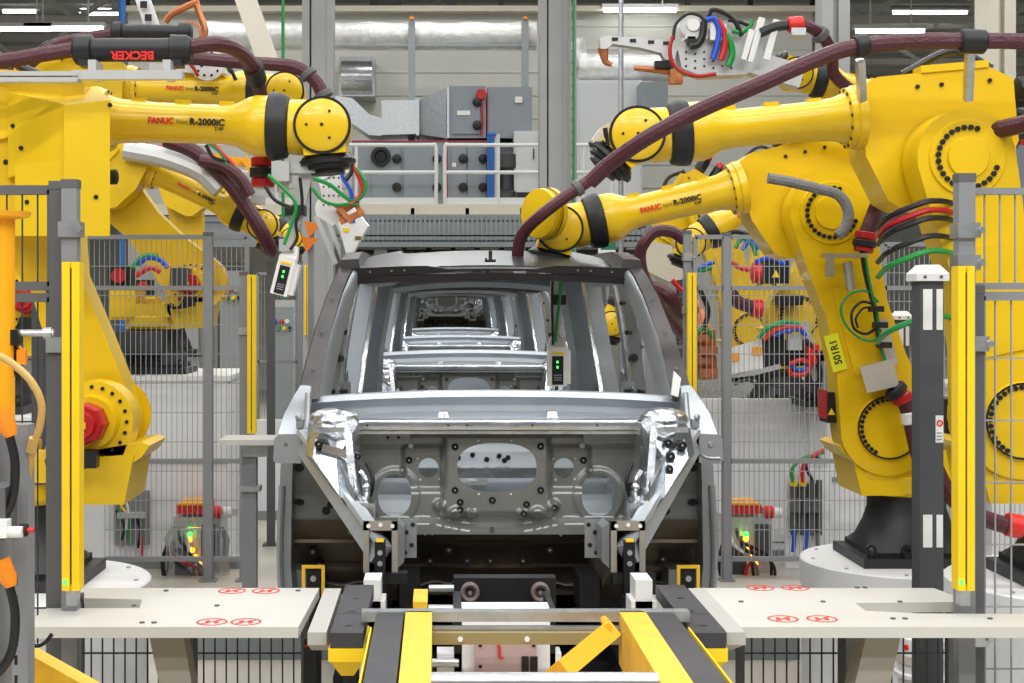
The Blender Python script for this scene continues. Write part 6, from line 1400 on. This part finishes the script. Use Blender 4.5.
# pipe cluster behind the near right fence
D = 7.2; t = thing('pipe_cluster', 'silver valves and white pipes behind the near right wire fence', 'pipework', (W(1003, 0, D).x, D, 0)); M = inv(t)
for k, x in enumerate((992, 1002, 1014, 1028)):
    m = MB(M); p = W(x, 228, D); m.cyl((p.x, D, p.z-.3), p, .018, seg=12); m.cyl(p, p+Vector((0, 0, .03)), .026, seg=12); m.build('pipe', WHT, t)
    m = MB(M); m.lathe(W(x-2, 228, D-.02), (-1, 0, 0), [(0, .024), (.03, .024), (.035, .015)], 12); m.build('valve', GREYD, t)
m = MB(M); m.box(W(982, 0, D).x, W(1060, 0, D).x, D-.01, D+.06, W(0, 262, D).z, W(0, 254, D).z); m.box(W(986, 0, D).x, W(992, 0, D).x, D, D+.05, 0, W(0, 236, D).z); m.box(W(982, 0, D).x, W(1060, 0, D).x, D, D+.2, W(0, 325, D).z, W(0, 296, D).z, .01); m.build('frame', GALV, t)
for q in range(7):
    a = 992+q*6; m = MB(M); m.tube([W(a, 318, D-.02), W(a-6, 345, D-.06), W(a+8, 365, D-.06), W(a+2, 392, D-.03)], .012, 6); m.build('cable', [BLKC, GSLV, WHTC][q % 3], t)
# exit sign, pale fixture plate and lathe-like clutter in the depth
D = 19; t = thing('green_sign', 'small dark green plate in white frame below mezzanine right of column', 'sign', (W(608, 0, D).x, D, 0)); M = inv(t)
p = W(608, 241, D); m = MB(M); m.box(p.x-.10, p.x+.10, D, D+.03, p.z-.12, p.z+.12, .004); m.build('plate', mat('sign_green', '#0f6b4c', .5), t)
m = MB(M); m.box(p.x-.13, p.x-.10, D-.01, D+.03, p.z-.25, p.z+.13); m.box(p.x-.13, p.x+.16, D-.01, D+.03, p.z+.12, p.z+.15); m.box(p.x-.1, p.x+.1, D-.005, D+.03, p.z-.2, p.z-.12); m.build('white_frame', WHTC, t)
m = MB(M); m.box(p.x-.02, p.x+.02, D+.03, D+.07, 0, p.z+.1); m.build('pole', GREYP, t)
D = 9.2; t = thing('fixture_plate', 'pale tilted fixture plate with stickers beside the left roof pillar', 'fixture', (W(356, 0, D).x, D, 0)); M = inv(t)
m = MB(M); m.hull8([W(338, 222, D), W(352, 206, D), W(368, 226, D), W(348, 262, D)], [W(340, 222, D+.06), W(354, 206, D+.06), W(370, 226, D+.06), W(350, 262, D+.06)], .006); b = m.build('plate', WHT, t)
for (x, y, mt) in ((352, 221, BLU), (346, 230, SYEL), (358, 238, GRYT)): p = W(x, y, D-.004); m = MB(M); m.box(p.x-.02, p.x+.02, D-.006, D+.002, p.z-.012, p.z+.012); m.build('sticker', mt, b)
m = MB(M)
for (a, c) in (((322, 205), (344, 262)), ((328, 200), (352, 258)), ((316, 216), (336, 264))): m.beam(W(*a, D+.1), W(*c, D+.1), .03, .03, up=(0, 1, 0))
m.build('lattice', ALU, t)
m = MB(M); m.box(W(346, 0, D).x-.04, W(346, 0, D).x+.04, D+.08, D+.16, 0, W(0, 240, D).z); m.build('stand', GREYP, t)
for (x, y, lb) in ((312, 228, 'upper orange triangular flag plate left of the roof pillar'), (309, 243, 'lower orange triangular flag plate left of the roof pillar')):
    m = MB(); D = 10.5; p = W(x, y, D); m.prism([(p.x-.06, p.z+.05), (p.x+.07, p.z+.03), (p.x-.02, p.z-.07)], 0, .02, (0, D, 0), (1, 0, 0), (0, 0, 1)); FLAG = m.build('flag_plate', mat('flag_orange_%d' % y, '#e07a1c', .5)); tag(FLAG, lb, 'marker', 'orange flag plates')
    m = MB(); m.box(p.x-.012, p.x+.012, D+.021, D+.045, 0, p.z+.04); o_ = m.build('flag_pole', GREYP, FLAG)
# clutter between the fences on the left: cabinets with cables
for (px, D, py0, w_, mt, lb) in ((232, 13.2, 262, 14, 'DARKM', 'tall dark cabinet with coloured plugs behind the left post'), (283, 16.5, 300, 12, 'ALU', 'grey control cabinet in deep left aisle'), (655, 16, 300, 12, 'ALU', 'grey control cabinet in deep right aisle')):
    t = thing('switch_cabinet', lb, 'cabinet', (W(px, 0, D).x, D, 0), 0, 'switch cabinets in the aisles'); k = D/F; z = W(0, py0, D).z
    m = MB(); m.box(-w_*k, w_*k, 0, .5, .0, z, .01); m.build('body', globals()[mt], t)
    m = MB(); m.box(-w_*k*.85, w_*k*.85, -.02, 0, .15, z-.08, .006); d_ = m.build('door', TRAY, t)
    for q in range(6):
        m = MB(); m.lathe((w_*k*(-.6+.24*q), -.02, z-.25-.08*(q % 2)), (0, -1, 0), [(0, .03), (.05, .02)], 8); m.build('plug', [BLU, GRN, REDC, SYEL, WHTC, BLKC][q], d_)
# ================================================================ CAMERA AND LIGHT
cd = bpy.data.cameras.new('camera'); cam = bpy.data.objects.new('camera', cd); COL.objects.link(cam)
cam.location = (0, 0, HC); cam.rotation_euler = (PI/2, 0, 0)
cd.sensor_width = 36; cd.lens = F*36/1024
cd.shift_x = (512-VX)/1024; cd.shift_y = -(341.5-VY)/1024
cd.clip_end = 300
SC.camera = cam
w = bpy.data.worlds.new('world'); SC.world = w; w.use_nodes = True
bg = w.node_tree.nodes['Background']; bg.inputs['Color'].default_value = (.93, .96, 1, 1); bg.inputs['Strength'].default_value = .2
def area(name, loc, sx, sy, e, rot=(0, 0, 0), col=(1, .99, .975)):
    l = bpy.data.lights.new(name, 'AREA'); l.shape = 'RECTANGLE'; l.size = sx; l.size_y = sy; l.energy = e; l.color = col
    o = bpy.data.objects.new(name, l); COL.objects.link(o); o.location = loc; o.rotation_euler = rot
# rows of hall lamps
for y, e in ((-5, 220), (-2, 210), (1.5, 150), (5, 100), (8.5, 95), (12, 105), (15.5, 110), (20, 110)):
    for x in (-6.5, -2, 2.5, 7):
        area('hall_lamp', (x, y, 8.0 if y < 0 else 8.5), 3.2, .5, e)
for y in (25, 29):
    for x in (-5, 0, 5): area('plant_lamp', (x, y-1.5, 9.6), 3, .5, 110)
for y in (38, 50, 62):
    for x in (-14, 0, 14): area('far_lamp', (x, y, 8.4), 6, .5, 200)
SC.view_settings.view_transform = 'Standard'
SC.view_settings.look = 'None'
SC.view_settings.gamma = 1
SC.view_settings.use_curve_mapping = False
SC.view_settings.exposure = 0
